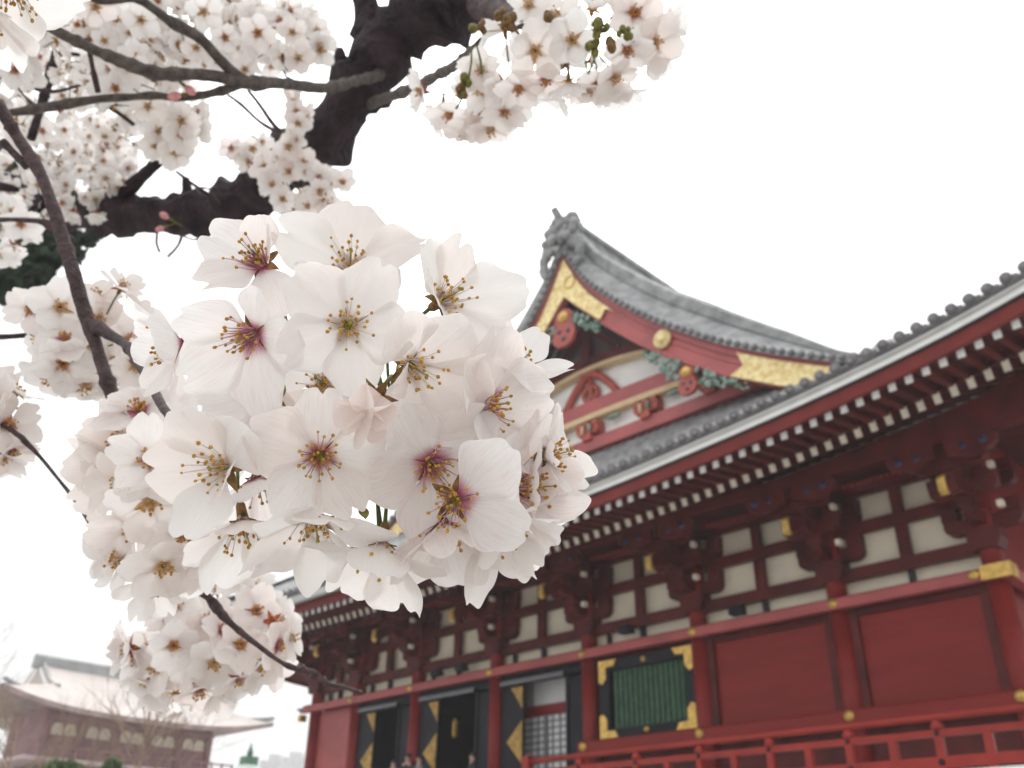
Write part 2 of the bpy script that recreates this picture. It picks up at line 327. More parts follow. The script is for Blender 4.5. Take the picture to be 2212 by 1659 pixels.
# doors
for (a,c,k) in ((-25.0,-22.07,0),(-22.07,-18.7,1),(-18.7,-15.4,2)):
    b = MB(); b.box((a+.2,17.92,6.50),(c-.2,18.2,6.73)); b.box((a+.3,17.78,6.43),(c-.75,17.92,6.56)); 
    fr = part(b,'door_lintel',M['black'])
    b = MB(); b.box((a+.32,17.74,6.44),(c-.72,17.777,6.55)); b.build('lintel_sheen',mat('sky_sheen_grey',(.13,.13,.15),.35,.1,3),fr)  # sky reflection on the black lintel, painted as a grey strip
    # left leaf swung to stand in front of the jamb, right leaf folded back
    b = MB(); b.box((a+.2,17.93,3.28),(a+1.02,18.0,6.43)); lf = part(b,'door_leaf',M['black'])
    b = MB(); b.prism([(a+1.0,6.40),(a+.58,6.40),(a+1.0,5.85)],17.905,17.927); b.build('corner_fitting',M['goldd'],lf)
    b = MB(); b.prism([(a+1.0,5.55),(a+.45,5.05),(a+1.0,4.50)],17.905,17.927); b.build('hinge_fitting',M['goldd'],lf)
    b = MB(); b.prism([(a+1.0,3.9),(a+.45,3.4),(a+1.0,3.32)],17.905,17.927); b.build('hinge_fitting',M['goldd'],lf)
    b = MB(); b.box((c-.72,17.95,3.28),(c-.2,18.02,6.43)); part(b,'door_leaf',M['black'])
    b = MB(); b.box((c-.78,17.9,3.28),(c-.725,18.6,6.43)); part(b,'door_jamb',M['dark'])
b = MB(); b.box((-25,18.2,3.2),(-15.4,24,3.27)); b.box((-25.1,24,3.2),(-15.3,24.1,7)); b.box((-25.1,18.2,3.2),(-25,24,7)); b.box((-15.4,18.2,3.2),(-15.3,24,7)); b.box((-25,18.2,6.9),(-15.4,24,7)); part(b,'inner_room',M['dark'])
# shoji screens inside the third door
b = MB(); b.box((-19.0,18.56,3.28),(-16.7,18.6,5.72)); b.box((-19.0,18.56,5.98),(-16.7,18.6,7.0)); S_ = part(b,'shoji_screen',M['shoji'])
b = MB()
for k in range(15):
    z = 3.4+k*.165; b.box((-19.0,18.54,z),(-16.7,18.558,z+.035))
for k in range(10):
    x = -19+k*.255; b.box((x,18.52,3.28),(x+.03,18.54,5.72))
b.box((-17.48,18.49,3.28),(-17.36,18.52,5.72)); b.build('shoji_lattice',mat('grey_wood',(.20,.19,.2),.6,.1,3),S_)
b = MB(); b.box((-19.2,18.48,5.72),(-16.6,18.6,5.98)); b.build('crossbar',M['red'],S_)
b = MB(); b.box((-18.9,18.53,6.0),(-17.9,18.56,6.9)); b.build('transom_shade',mat('grey_transom',(.35,.34,.35),.7,.08,4),S_)
b = MB(); b.box((-23.75,18.7,4.75),(-22.95,18.78,5.5)); part(b,'notice_board',mat('grey_board',(.28,.25,.26),.6,.1,3))
b = MB(); b.tube([(-20.75,18.3,5.42),(-20.75,18.3,5.5),(-20.75,18.3,5.85),(-20.75,18.3,5.95)],[.04,.085,.085,.03],8); hl = part(b,'hanging_lantern',M['goldd']); b = MB(); b.tube([(-20.75,18.3,5.95),(-20.75,18.3,6.9)],.012,5); b.build('cord',M['dark'],hl)
for x,z in ((-20.96,7.14),(-14.0,7.22),(-10.9,7.12),(-19.9,7.14)):
    b = MB(); b.cbox((x,17.7,z),(.16,.12,.09)); b.tube([(x,17.82,z),(x,18.0,z)],.03,6); part(b,'floodlight',M['black'])
# brackets on every column
def arm(cx,y0,y1,zb,zt,hw,foot):
    # boat shaped bracket arm along x
    p = [(cx-foot,zb),(cx+foot,zb)]
    for t in (0,.33,.66,1): p.append((cx+hw*(.72+.28*sin(t*pi/2)) , zb+(zt-zb)*.55*(1-cos(t*pi/2))))
    p += [(cx+hw,zt),(cx-hw,zt)]
    for t in (1,.66,.33,0): p.append((cx-hw*(.72+.28*sin(t*pi/2)) , zb+(zt-zb)*.55*(1-cos(t*pi/2))))
    return p
for i,x in enumerate(COLX):
    b = MB()
    b.prism([(x-.22,7.32),(x+.22,7.32),(x+.3,7.5),(x+.3,7.72),(x-.3,7.72),(x-.3,7.5)],17.7,18.1)
    for (zb,zt,hw,ft) in ((7.72,8.0,.72,.34),(8.475,8.76,.76,.36)):
        b.prism(arm(x,0,0,zb,zt,hw,ft),17.86,18.06)
        for s in (-1,0,1): b.box((x+s*(hw-.15)-.15,17.82,zt+.0),(x+s*(hw-.15)+.15,18.08,zt+.235))
    # arms stepping out towards the eave
    for (ye,zb,zt) in ((17.25,7.78,8.05),(16.75,8.18,8.45)):
        b.prism([(18,zb),(ye+.2,zb),(ye,zb+.12),(ye,zt),(18,zt)],x-.12,x+.12,axis='x')
        b.box((x-.17,ye+.0,zt),(x+.17,ye+.32,zt+.17))
    for (yc,zb,hw) in ((17.3,8.22,.62),(16.85,8.63,.68)):
        b.prism(arm(x,0,0,zb,zb+.25,hw,.3),yc-.1,yc+.1)
        for s in (-1,0,1): b.box((x+s*(hw-.13)-.13,yc-.13,zb+.25),(x+s*(hw-.13)+.13,yc+.13,zb+.42))
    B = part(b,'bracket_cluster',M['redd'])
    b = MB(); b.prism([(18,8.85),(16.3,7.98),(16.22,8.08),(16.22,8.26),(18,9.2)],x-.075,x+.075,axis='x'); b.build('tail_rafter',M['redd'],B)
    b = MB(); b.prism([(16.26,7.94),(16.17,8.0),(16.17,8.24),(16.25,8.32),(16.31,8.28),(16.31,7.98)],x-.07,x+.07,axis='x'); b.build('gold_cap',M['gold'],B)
    for zc in (7.86,8.62):
        for s in (1,):
            b = MB(); b.box((x+s*.62-.05,17.02,zc-.06),(x+s*.62+.05,17.16,zc+.05)); b.build('arm_end',M['ecru'],B)
    for s in (-1,1):
        b = MB(); xx = x+s*.95
        p = [(x+s*.1,8.72),(x+s*.55,8.62),(x+s*.8,8.66),(x+s*.98,8.78),(x+s*1.02,8.92),(x+s*.9,9.03),(x+s*.1,9.03)]
        if s<0: p = p[::-1]
        b.prism(p,16.44,16.6); c_ = b.build('carved_nose',M['redd'],B)
        b = MB(); b.disc((x+s*.78,16.43,8.85),.075,(0,1,0),.02,10); b.build('painted_scroll',M['blue'],B)
        b = MB(); b.disc((x+s*.42,16.43,8.83),.06,(0,1,0),.02,10); b.build('painted_scroll',M['blue'],B)
def xs(a,c,n): return [lerp(a,c,k/n) for k in range(n+1)]
def strip(y0,y1,za,zb,f,x0=EL,x1=ER,n=80):
    return [[(x,y0,f(x)+za),(x,y1,f(x)+za),(x,y1,f(x)+zb),(x,y0,f(x)+zb)] for x in xs(x0,x1,n)]
P2 = lambda x: T2(x)+.26
b = MB(); b.ribbon([[(x,16.45,9.03),(x,16.7,9.03),(x,16.7,max(9.28,P2(x)+.0)),(x,16.45,max(9.28,P2(x)))] for x in xs(EL+1.2,ER-1.2,60)]); part(b,'eave_purlin',M['redd'])
b = MB(); b.box((XL-.5,16.7,9.25),(XR+.5,18.1,9.3)); part(b,'bracket_ceiling',M['redd'])
for (a,c) in zip(COLX,COLX[1:]):
    m=(a+c)/2; b = MB()
    for k in range(-5,6):
        x = m+k*.12; b.bar((x,17.75,9.10),(x+.0,16.85,8.86),.05,.06)
    part(b,'curved_ribs',M['red'])
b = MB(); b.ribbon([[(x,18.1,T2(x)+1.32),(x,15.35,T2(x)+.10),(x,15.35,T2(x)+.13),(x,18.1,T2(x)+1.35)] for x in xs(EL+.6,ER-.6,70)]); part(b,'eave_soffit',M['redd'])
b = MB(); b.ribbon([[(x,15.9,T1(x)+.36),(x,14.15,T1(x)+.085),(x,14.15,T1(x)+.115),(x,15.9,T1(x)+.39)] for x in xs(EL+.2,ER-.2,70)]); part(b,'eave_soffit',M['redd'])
b = MB(); b.ribbon(strip(15.38,15.5,.11,.30,T2)); part(b,'eave_board',M['redd'])
nR = 98
for k in range(nR):
    x = ER-.2-.30*k
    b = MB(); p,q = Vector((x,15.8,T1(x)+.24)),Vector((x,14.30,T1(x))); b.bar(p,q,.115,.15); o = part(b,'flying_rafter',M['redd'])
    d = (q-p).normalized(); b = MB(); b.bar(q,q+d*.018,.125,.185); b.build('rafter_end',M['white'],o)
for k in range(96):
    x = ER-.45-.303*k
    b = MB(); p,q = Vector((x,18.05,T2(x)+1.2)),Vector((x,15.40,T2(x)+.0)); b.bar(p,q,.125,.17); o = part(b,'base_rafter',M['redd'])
    d = (q-p).normalized(); b = MB(); b.bar(q,q+d*.018,.125,.20); b.build('rafter_end',M['ecru'],o)
def eave_side(sec_y0,sec_y1,za,zb,b):      # continues an eave strip round both corners
    for s,X in ((1,ER),(-1,EL)):
        inn = [ (X - s*(sec_y0-14.0), ), (X - s*(sec_y1-14.0), )]
        secs = []
        for k in range(41):
            y = lerp(14.0,44,k/40); z = T1(X)+ (interp(y,[(14,0),(16,-.45),(19,-.85),(24,-1.15),(34,-1.15),(44,0)]))
            secs.append([(inn[0][0],y,z+za),(inn[1][0],y,z+za),(inn[1][0],y,z+zb),(inn[0][0],y,z+zb)])
        b.ribbon(secs)
b = MB(); b.ribbon(strip(14.10,14.20,-.005,.28,T1)); eave_side(14.10,14.2,-.005,.28,b); part(b,'eave_fascia',mat('fascia_red',(.17,.018,.015),.5,.12,2,.05,spec=.22))
b = MB(); b.ribbon(strip(14.065,14.095,.235,.33,T1)); eave_side(14.065,14.095,.235,.33,b); part(b,'painted_shadow_strip',M['dark'])  # near-black strip, shadow between fascia and white board put into its colour
b = MB(); b.ribbon(strip(14.03,14.06,.275,.485,T1)); eave_side(14.03,14.06,.275,.485,b); part(b,'white_eave_board',M['white'])
# gutter on the far half with its hook
b = MB(); b.ribbon([[(x,13.80,T1(x)+.36),(x,13.84,T1(x)+.20),(x,13.98,T1(x)+.20),(x,14.0,T1(x)+.36)] for x in xs(EL-.05,-12.3,50)])
G_ = part(b,'rain_gutter',M['grey'])
b = MB(); b.tube([(-13.2,13.9,T1(-13.2)+.2),(-13.2,13.9,T1(-13.2)+.02),(-13.2,14.05,T1(-13.2)-.12)],.035,8); b.build('downpipe',M['grey'],G_)
b = MB(); b.box((-12.6,13.76,T1(-12.5)+.17),(-12.28,14.02,T1(-12.5)+.40)); b.build('gutter_box',M['grey'],G_)
for (X0,X1) in ((XR,ER-.1),(XL,EL+.1)):
    b = MB(); sec=[]
    for k in range(41):
        y = lerp(14.1,44,k/40); z = T1(ER if X0==XR else EL)+.08+interp(y,[(14,0),(16,-.45),(19,-.85),(24,-1.15),(34,-1.15),(44,0)]); yi = max(y,18.1) if y<40 else y
        sec.append([(X0,yi,10.1),(X1,y,z),(X1,y,z+.03),(X0,yi,10.2)])
    b.ribbon(sec); part(b,'eave_soffit',M['redd'])
# lower roof: front and side slopes, tiles as rolls
ZB = 13.05; YB = 19.25
def froof(x,t):   # t 0 at eave, 1 at gable foot
    z0 = T1(max(EL,min(ER,x)))+.50
    return z0+(ZB-z0)*(.72*t+.28*t*t)
def xlim(t): return lerp(EL,XL+1.4,t), lerp(ER,XR-1.4,t)
b = MB(); sec = []
for k in range(15):
    t = k/14; a,c = xlim(t); sec.append([(x,lerp(13.97,YB,t),froof(x,t)) for x in xs(a,c,70)])
b.ribbon(sec,0,True,False)
sec = [[(x,lerp(13.97,YB,t),froof(x,t)-.12) for x in xs(*xlim(t),70)] for t in [k/14 for k in range(15)]]; b.ribbon(sec,0,True,False)
k = 0
while True:
    x = ER-.08-.30*k; k += 1
    if x < EL: break
    pts = []
    for j in range(11):
        t = j/10; a,c = xlim(t)
        if not a<=x<=c: break
        pts.append((x,lerp(13.95,YB,t),froof(x,t)+.035))
    if len(pts)>1: b.tube(pts,.085,8)
part(b,'lower_roof',M['tile'])
b = MB(); b.ribbon(strip(13.96,14.16,.475,.55,T1)); eave_side(13.96,14.16,.475,.55,b)
k = 0
while True:
    x = ER-.08-.30*k; k += 1
    if x < EL: break
    b.disc((x,13.95,T1(x)+.60),.10,(0,1,.12),.05,12)
    b.prism([(x-.15+.03,T1(x)+.56),(x-.15-.09,T1(x)+.56),(x-.15-.05,T1(x)+.49),(x-.15,T1(x)+.47),(x-.15+.05,T1(x)+.49)],13.94,13.96)
part(b,'eave_tiles',M['tiled'])
# upper roof -------------------------------------------------------
BT = [(0,19.8),(.5,18.78),(1.0,17.98),(1.97,16.9),(2.8,16.05),(3.77,15.2),(5.3,14.03),(6.67,13.17),(8.15,12.35)]
BL = [(0,17.9),(.6,17.2),(1.45,16.28),(2.75,15.02),(3.7,14.24),(4.6,13.56),(5.5,12.93),(7.1,12.0)]
def smi(f,u): return (interp(abs(u)-.25 if abs(u)>.25 else 0,f)+2*interp(abs(u),f)+interp(abs(u)+.25,f))/4 if abs(u)>.25 else interp(abs(u),f)
def bt(u): return smi(BT,u)
def bl(u): return smi(BL,u)
us = [-8.15+16.3*k/80 for k in range(81)]
def verge(y0,y1,fa,fb,ulim=8.15,n=80):
    return [[(XC+u,y0,fa(u)),(XC+u,y1,fa(u)),(XC+u,y1,fb(u)),(XC+u,y0,fb(u))] for u in [-ulim+2*ulim*k/n for k in range(n+1)]]
b = MB(); b.ribbon(verge(18.0,18.16,lambda u: min(bl(u),bt(u)-.3),lambda u: bt(u)-.02)); BB = part(b,'bargeboard',M['redg'])
b = MB(); b.ribbon(verge(17.93,18.0,lambda u: bt(u)-.30,lambda u: bt(u)-.03)); b.ribbon(verge(17.965,18.0,lambda u: bt(u)-.52,lambda u: bt(u)-.42)); b.ribbon(verge(17.97,18.0,lambda u: min(bl(u)+.02,bt(u)-.6),lambda u: min(bl(u)+.14,bt(u)-.5))); b.build('bargeboard_moulding',M['redg'],BB)
# gilt plates
def plate(poly,name='gilt_plate',y0=17.90,y1=17.93):
    b = MB(); b.prism(poly,y0,y1); return b.build(name,M['goldp'],BB)
def curve(f,a,c,off,n=10): return [(XC+lerp(a,c,k/n),f(lerp(a,c,k/n))+off) for k in range(n+1)]
for s in (1,-1):
    top = [(XC+s*u,bt(u)-.44) for u in xs(0,1.95,10)]; low = [(XC+s*u,bl(u)+.12-.10*(1-u/1.4)) for u in xs(1.4,0,10)]
    tail = [(XC+s*1.62,bl(1.62)+.62)]
    poly = top+tail+low; plate(poly if s>0 else poly[::-1])
    top = [(XC+s*u,bt(u)-.20) for u in xs(5.75,8.1,8)]; low = [(XC+s*u,min(bl(u)+.03,bt(u)-.75)) for u in xs(8.1,5.5,8)]
    poly = top+low+[(XC+s*5.9,bl(5.9)+.42)]; plate(poly if s>0 else poly[::-1])
    b = MB(); b.disc((XC+s*3.57,17.9,14.86),.28,(0,1,0),.08,28); b.disc((XC+s*3.57,17.85,14.86),.12,(0,1,0),.06,20); b.build('gilt_disc',M['goldp'],BB)
b = MB(); b.tube([(XC+.22*cos(t)+.25,17.89,18.35+.22*sin(t)) for t in xs(0,2*pi,20)],.03,6); b.build('gilt_ring',M['gold'],BB)
# gegyo pendants with green carved leaves
def pendant(cx,zb,zbot,h,leaves):
    b = MB(); w_ = h*.42
    prof = [(0,0),(.55,.08),(.75,.25),(.6,.40),(.85,.55),(.95,.75),(.7,.93),(.3,1.0)]
    pts = [(cx+w_*a,zb+.25*h-(1.15*h)*t) for a,t in prof]; ptl = [(cx-w_*a,zb+.25*h-(1.15*h)*t) for a,t in prof[1:]][::-1]
    b.prism(pts+ptl,17.86,17.98); o = part(b,'gable_pendant',M['pend'])
    b = MB(); b.disc((cx,17.85,zb),.17*h**.5,(0,1,0),.06,20); b.ball((cx,17.82,zb),.1*h**.5,10,8,sc=(1,.6,1)); b.build('gold_boss',M['gold'],o)
    for (dx,dz) in ((-.15,-.42),(.16,-.48),(.0,-.68)):
        b = MB(); b.disc((cx+dx*h,17.855,zb+dz*h),.075*h,(0,1,0),.02,10); b.build('painted_dot',M['blue'],o)
    for (a,za,c,zc,th) in leaves:
        b = MB(); rg = random.Random(int(a*10+zb))
        for k in range(46):
            t = rg.random(); w_ = th*(1.15-.7*t); x = lerp(a,c,t)+rg.uniform(-.6,.6)*w_; z = lerp(za,zc,t)+rg.uniform(-1.1,.7)*w_; r = th*rg.uniform(.18,.42)*(1.1-.4*t)
            q = rg.uniform(-.8,.8); y = 17.93+rg.uniform(-.05,.05)
            b.prism([(x+r*1.5*cos(q),z+r*1.5*sin(q)),(x-r*.8*sin(q),z+r*.8*cos(q)),(x-r*1.1*cos(q),z-r*1.1*sin(q)),(x+r*.8*sin(q),z-r*.8*cos(q))],y,y+.05)
        b.build('carved_leaves',M['leaf'],o)
pendant(XC,17.15,15.97,1.15,[(XC+.35,17.1,XC+1.4,16.15,.24),(XC-.35,17.1,XC-1.4,16.15,.24)])
for s in (1,-1):
    pendant(XC+s*4.25,13.55,12.79,.72,[(XC+s*4.55,13.42,XC+s*5.9,12.55,.20),(XC+s*3.95,13.75,XC+s*2.85,14.75,.25)])
# gable wall behind
YG = 19.2
b = MB(); b.prism([(XC-7,ZB-.2)]+[(XC+u,bt(u)-.2) for u in xs(-6.6,6.6,40)]+[(XC+7,ZB-.2)],YG,YG+.1); part(b,'gable_wall',M['white'])
b = MB(); b.prism([(XC-7,ZB-.15),(XC+7,ZB-.15),(XC+6.6,ZB+.08),(XC-6.6,ZB+.08)],YG-.45,YG+.0); b.box((XC-6.2,YG-.3,ZB+.1),(XC+6.2,YG,ZB+.32)); part(b,'gable_beam',M['redg'])
def bow(u,c,h,e): return c+h*(1-(u/e)**2)
b = MB(); b.ribbon([[(XC+u,YG-.28,bow(u,13.98,.12,3.9)),(XC+u,YG,bow(u,13.98,.12,3.9)),(XC+u,YG,bow(u,14.52,.10,3.9)),(XC+u,YG-.28,bow(u,14.52,.10,3.9))] for u in xs(-3.9,3.9,24)]); g1 = part(b,'gable_beam',M['redg'])
b = MB(); b.ribbon([[(XC+u,YG-.30,bow(u,13.88,.12,3.9)),(XC+u,YG-.05,bow(u,13.88,.12,3.9)),(XC+u,YG-.05,bow(u,14.05,.12,3.9)),(XC+u,YG-.30,bow(u,14.05,.12,3.9))] for u in xs(-3.8,3.8,24)]); b.build('cream_edging',M['cream'],g1)
b = MB(); b.ribbon([[(XC+u,YG-.3,bow(u,15.45,.28,2.3)),(XC+u,YG,bow(u,15.45,.28,2.3)),(XC+u,YG,bow(u,15.85,.25,2.3)),(XC+u,YG-.3,bow(u,15.85,.25,2.3))] for u in xs(-2.3,2.3,20)]); g2 = part(b,'gable_beam',M['redd'])
b = MB(); b.ribbon([[(XC+u,YG-.32,bow(u,15.37,.28,2.3)),(XC+u,YG-.05,bow(u,15.37,.28,2.3)),(XC+u,YG-.05,bow(u,15.5,.28,2.3)),(XC+u,YG-.32,bow(u,15.5,.28,2.3))] for u in xs(-2.2,2.2,20)]); b.build('cream_edging',M['cream'],g2)
# upper dark timbers under the apex
b = MB(); b.prism([(XC-2.4,15.95),(XC+2.4,15.95),(XC+1.2,17.2),(XC,18.6),(XC-1.2,17.2)],YG-.1,YG-.02); part(b,'gable_board',M['purple'])
b = MB(); b.box((XC-.14,YG-.35,15.9),(XC+.14,YG-.1,18.6)); b.bar((XC-.1,YG-.25,17.2),(XC-1.3,YG-.25,16.0),.2,.2); b.bar((XC+.1,YG-.25,17.2),(XC+1.3,YG-.25,16.0),.2,.2); part(b,'gable_strut',M['redd'])
for s in (-1,1):
    b = MB()
    for yy in (18.3,18.5,18.7,18.9):
        b.ribbon([[(XC+s*u,yy,bt(u)-.45),(XC+s*u,yy+.08,bt(u)-.45),(XC+s*u,yy+.08,bt(u)-.25),(XC+s*u,yy,bt(u)-.25)] for u in xs(.1,7.4,30)])
    part(b,'gable_rafters',M['purple'])
# frog-leg strut and bracket clusters on the gable
b = MB(); b.tube([(XC+s_*u,YG-.12,14.62+1.0*(1-(u/1.05)**1.6)) for s_ in (1,) for u in [1.05,.95,.8,.6,.4,.2,.02]],.13,8); b.tube([(XC-u,YG-.12,14.62+1.0*(1-(u/1.05)**1.6)) for u in [1.05,.95,.8,.6,.4,.2,.02]],.13,8)
b.tube([(XC+.28*cos(t),YG-.12,14.95+.25*sin(t)) for t in xs(0,2*pi,14)],.09,6); b.box((XC-.32,YG-.25,15.5),(XC+.32,YG-.02,15.72)); b.tube([(XC+.06,YG-.14,14.66),(XC+.02,YG-.14,15.5)],.08,6)
part(b,'frog_leg_strut',M['pend'])
for u in (-4.3,-2.15,0,2.15,4.3):
    b = MB(); x = XC+u; b.prism(arm(x,0,0,13.5,13.75,.42,.16),YG-.35,YG-.02); b.box((x-.16,YG-.4,13.3),(x+.16,YG-.02,13.52))
    for s in (-1,0,1): b.box((x+s*.3-.1,YG-.38,13.75),(x+s*.3+.1,YG-.02,13.88))
    o = part(b,'gable_bracket',M['pend'])
    b = MB(); b.ball((x-.12,YG-.42,13.64),.1,8,6,sc=(.6,.6,1.6)); b.build('painted_tip',M['cream'],o)
    b = MB(); b.ball((x+.14,YG-.42,13.66),.09,8,6,sc=(.7,.6,1.5)); b.ball((x+.9,YG-.2,13.84),.12,8,6,sc=(2.4,.6,.6)); b.build('carved_leaves',M['leaf'],o)
# verge tiles
def vh(u): return interp(abs(u),[(0,1.0),(2.5,1.0),(5,.85),(7,.52),(8.15,.25),(9.4,.08)])
us = [-9.2+18.4*k/90 for k in range(91)]
BT.append((9.6,11.75))
b = MB(); sec = []
for u in us:
    z = bt(u); x = XC+u; h = vh(u)
    sec.append([(x,17.78,z-.10),(x,17.78,z+.06),(x,17.98,z+.06+.36*h),(x,18.2,z+.06+.8*h),(x,18.2,z+.06+.94*h),(x,18.6,z+.06+.94*h),(x,18.6,z-.02),(x,17.9,z-.04)])
b.ribbon(sec); V = part(b,'verge_tiles',M['tile'])
for sg in (1,-1):
    b = MB(); u = .25
    while u < 9.1:
        b.disc((XC+sg*u,17.77,bt(u)+.02),.085,(0,1,0),.06,10)
        sl = abs(bt(u+.05)-bt(u))/.05; u += .27/sqrt(1+sl*sl)
    b.build('round_tile_ends',M['tiled'],V)
b = MB(); sec=[]
for u in us:
    h = vh(u)**.8; z = bt(u)+.02+.90*vh(u); x = XC+u; sec.append([(x,18.16,z),(x,18.16,z+.42*h),(x,18.26,z+.56*h),(x,18.44,z+.56*h),(x,18.54,z+.42*h),(x,18.54,z)])
b.ribbon(sec,0,False); part(b,'descending_ridge',M['tile'])
# main slopes
b = MB()
MP = BT+[(10.5,11.25),(13.0,10.35),(14.55,9.85)]
for s in (1,-1):
    sec=[]
    for k in range(33):
        u = 14.5*k/32; y0 = 18.3 if u<8.15 else lerp(18.3,14.0,(u-8.15)/(14.5-8.15))
        row=[]
        for j in range(25):
            y = lerp(y0,44,j/24); z = interp(u,MP)+.15
            if u>8.15:
                q=(u-8.15)/6.35; ze = T1(ER)+.5+interp(y,[(14,0),(16,-.45),(19,-.85),(24,-1.15),(34,-1.15),(44,0)]); z = lerp(z,ze,q*q)
            row.append((XC+s*u*(1 if s>0 else 15.15/14.5 if u>8.15 else 1),y,z))
        sec.append(row)
    b.ribbon(sec,0,True,False)
part(b,'main_roof',M['tile'])
b = MB(); b.prism([(XC-.42,19.6),(XC+.42,19.6),(XC+.38,20.5),(XC+.48,20.55),(XC+.48,20.7),(XC+.2,20.95),(XC-.2,20.95),(XC-.48,20.7),(XC-.48,20.55),(XC-.38,20.5)],18.2,44); part(b,'main_ridge',M['tile'])
b = MB()
b.box((XC-.5,17.75,19.75),(XC+.5,18.25,20.9))
rr = random.Random(3)
for k in range(90):
    a = rr.uniform(0,2*pi); q = rr.uniform(.1,1)**.6; x = XC+cos(a)*.70*q; z = 20.2+sin(a)*.62*q
    b.ball((x,17.74+rr.uniform(-.14,.2),z),rr.uniform(.09,.21),8,6,sc=(1,.7,1))
for s in (-1,1):
    for k in range(12):
        t = k/11; b.ball((XC+s*(.48+.30*sin(t*2.6)),17.80+rr.uniform(-.05,.1),20.0-1.15*t+rr.uniform(-.05,.05)),.26-.13*t,8,6,sc=(1,.6,1))
b.ball((XC+.42,17.9,20.78),.24,10,7); b.ball((XC-.2,17.85,20.85),.22,10,7)
O = part(b,'ridge_end_ornament',M['tile'])
b = MB(); b.tube([(XC-.02,18.0,20.75),(XC-.03,17.75,20.95),(XC-.04,17.5,21.22)],[.17,.15,.12],10); b.build('ridge_spike',M['tile'],O)
# veranda railing
RAIL_Y, RX0, RX1 = 15.0, -14.65, -3.4
RAILING = b = MB(); b.tube([(RX0-.15,RAIL_Y,4.06),(RX1,RAIL_Y,4.06)],.055,10); RL = part(b,'veranda_railing',M['redb'])
b = MB(); b.box((RX0,RAIL_Y-.05,3.78),(RX1,RAIL_Y+.05,3.88)); b.build('middle_rail',M['redb'],RL)
b = MB(); b.box((RX0,RAIL_Y-.06,3.34),(RX1,RAIL_Y+.06,3.50)); b.build('bottom_rail',M['redb'],RL)
k = 0; x = RX0+.02; PX=[]
while x < RX1:
    big = (k%2==0); PX.append(x)
    b = MB(); b.box((x-.06,RAIL_Y-.055,3.28),(x+.06,RAIL_Y+.055,3.80))
    if big:
        b.tube([(x,RAIL_Y,3.86),(x,RAIL_Y,3.93),(x,RAIL_Y,4.02)],[.06,.10,.05],10); 
    b.build('rail_post',M['redb'],RL)
    if big:
        b = MB(); b.disc((x+.0,RAIL_Y-.065,3.83),.035,(0,1,0),.02,8); b.disc((x,RAIL_Y-.075,3.42),.045,(0,1,0),.03,8); b.build('iron_nail_cover',M['black'],RL)
    x += .72; k += 1
b = MB(); b.box((RX0-.09,RAIL_Y-.09,3.28),(RX0+.09,RAIL_Y+.09,4.16)); b.build('rail_end_post',M['redb'],RL)
b = MB(); b.tube([(RX1,RAIL_Y,4.06),(RX1,40,4.06)],.055,8); b.box((RX1-.05,RAIL_Y,3.78),(RX1+.05,40,3.88)); b.box((RX1-.06,RAIL_Y,3.34),(RX1+.06,40,3.5)); b.build('side_rail',M['redb'],RL)

# ================================================================== far gate, trees, small buildings
GT = thing('temple_gate', 'distant two storey red temple gate with pale sweeping tiled roof', 'gate', (-73,31,0))
GI = Matrix.Translation((73,-31,0))
def gpart(mb,name,m,parent=None):
    o = mb.build(name,m,parent or GT)
    if parent is None: o.matrix_local = GI
    return o
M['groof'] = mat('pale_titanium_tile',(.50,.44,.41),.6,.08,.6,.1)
M['gred'] = mat('hazed_red',(.32,.15,.16),.6,.15,1); M['gwall']=M['plaster']; M['gdark']=mat('hazed_underside',(.36,.26,.25),.7,.2,1)  # gate red and underside paled, distance haze put into the colours
GY0,GY1,GX0,GX1 = 24.5,36.7,-70.0,-77.0
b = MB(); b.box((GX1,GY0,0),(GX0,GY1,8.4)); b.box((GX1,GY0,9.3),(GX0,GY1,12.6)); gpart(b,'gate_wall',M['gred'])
for k in range(6):
    y = lerp(GY0,GY1,k/5); b = MB(); b.tube([(GX0+.1,y,9.2),(GX0+.1,y,12.5)],.26,10); b.tube([(GX0+.1,y,0),(GX0+.1,y,8.4)],.3,10); gpart(b,'gate_column',M['gred'])
for k in range(5):
    for j in (0,1):
        a = lerp(GY0,GY1,(k+.16+.37*j)/5); b = MB(); b.prism([(a,10.75),(a+.82,10.75),(a+.8,11.25),(a+.6,11.5),(a+.2,11.5),(a+.02,11.25)],GX0+.01,GX0+.06,axis='x'); gpart(b,'plaster_panel',M['gwall'])
b = MB(); b.box((GX0+.05,GY0-.3,9.9),(GX0+.25,GY1+.3,10.1)); b.box((GX0+.05,GY0-.3,11.75),(GX0+.3,GY1+.3,12.0)); gpart(b,'gate_beam',M['gred'])
b = MB(); b.box((GX1-1.4,GY0-1.5,8.9),(GX0+1.5,GY1+1.5,9.15)); gpart(b,'gate_balcony',mat('pale_balcony',(.55,.42,.42),.6,.1,1))
b = MB(); b.box((GX0+1.35,GY0-1.5,9.75),(GX0+1.45,GY1+1.5,9.85)); b.box((GX0+1.35,GY0-1.5,9.4),(GX0+1.45,GY1+1.5,9.47))
for k in range(19): y = lerp(GY0-1.5,GY1+1.5,k/18); b.box((GX0+1.33,y-.05,9.15),(GX0+1.47,y+.05,9.9))
gpart(b,'gate_railing',M['gred'])
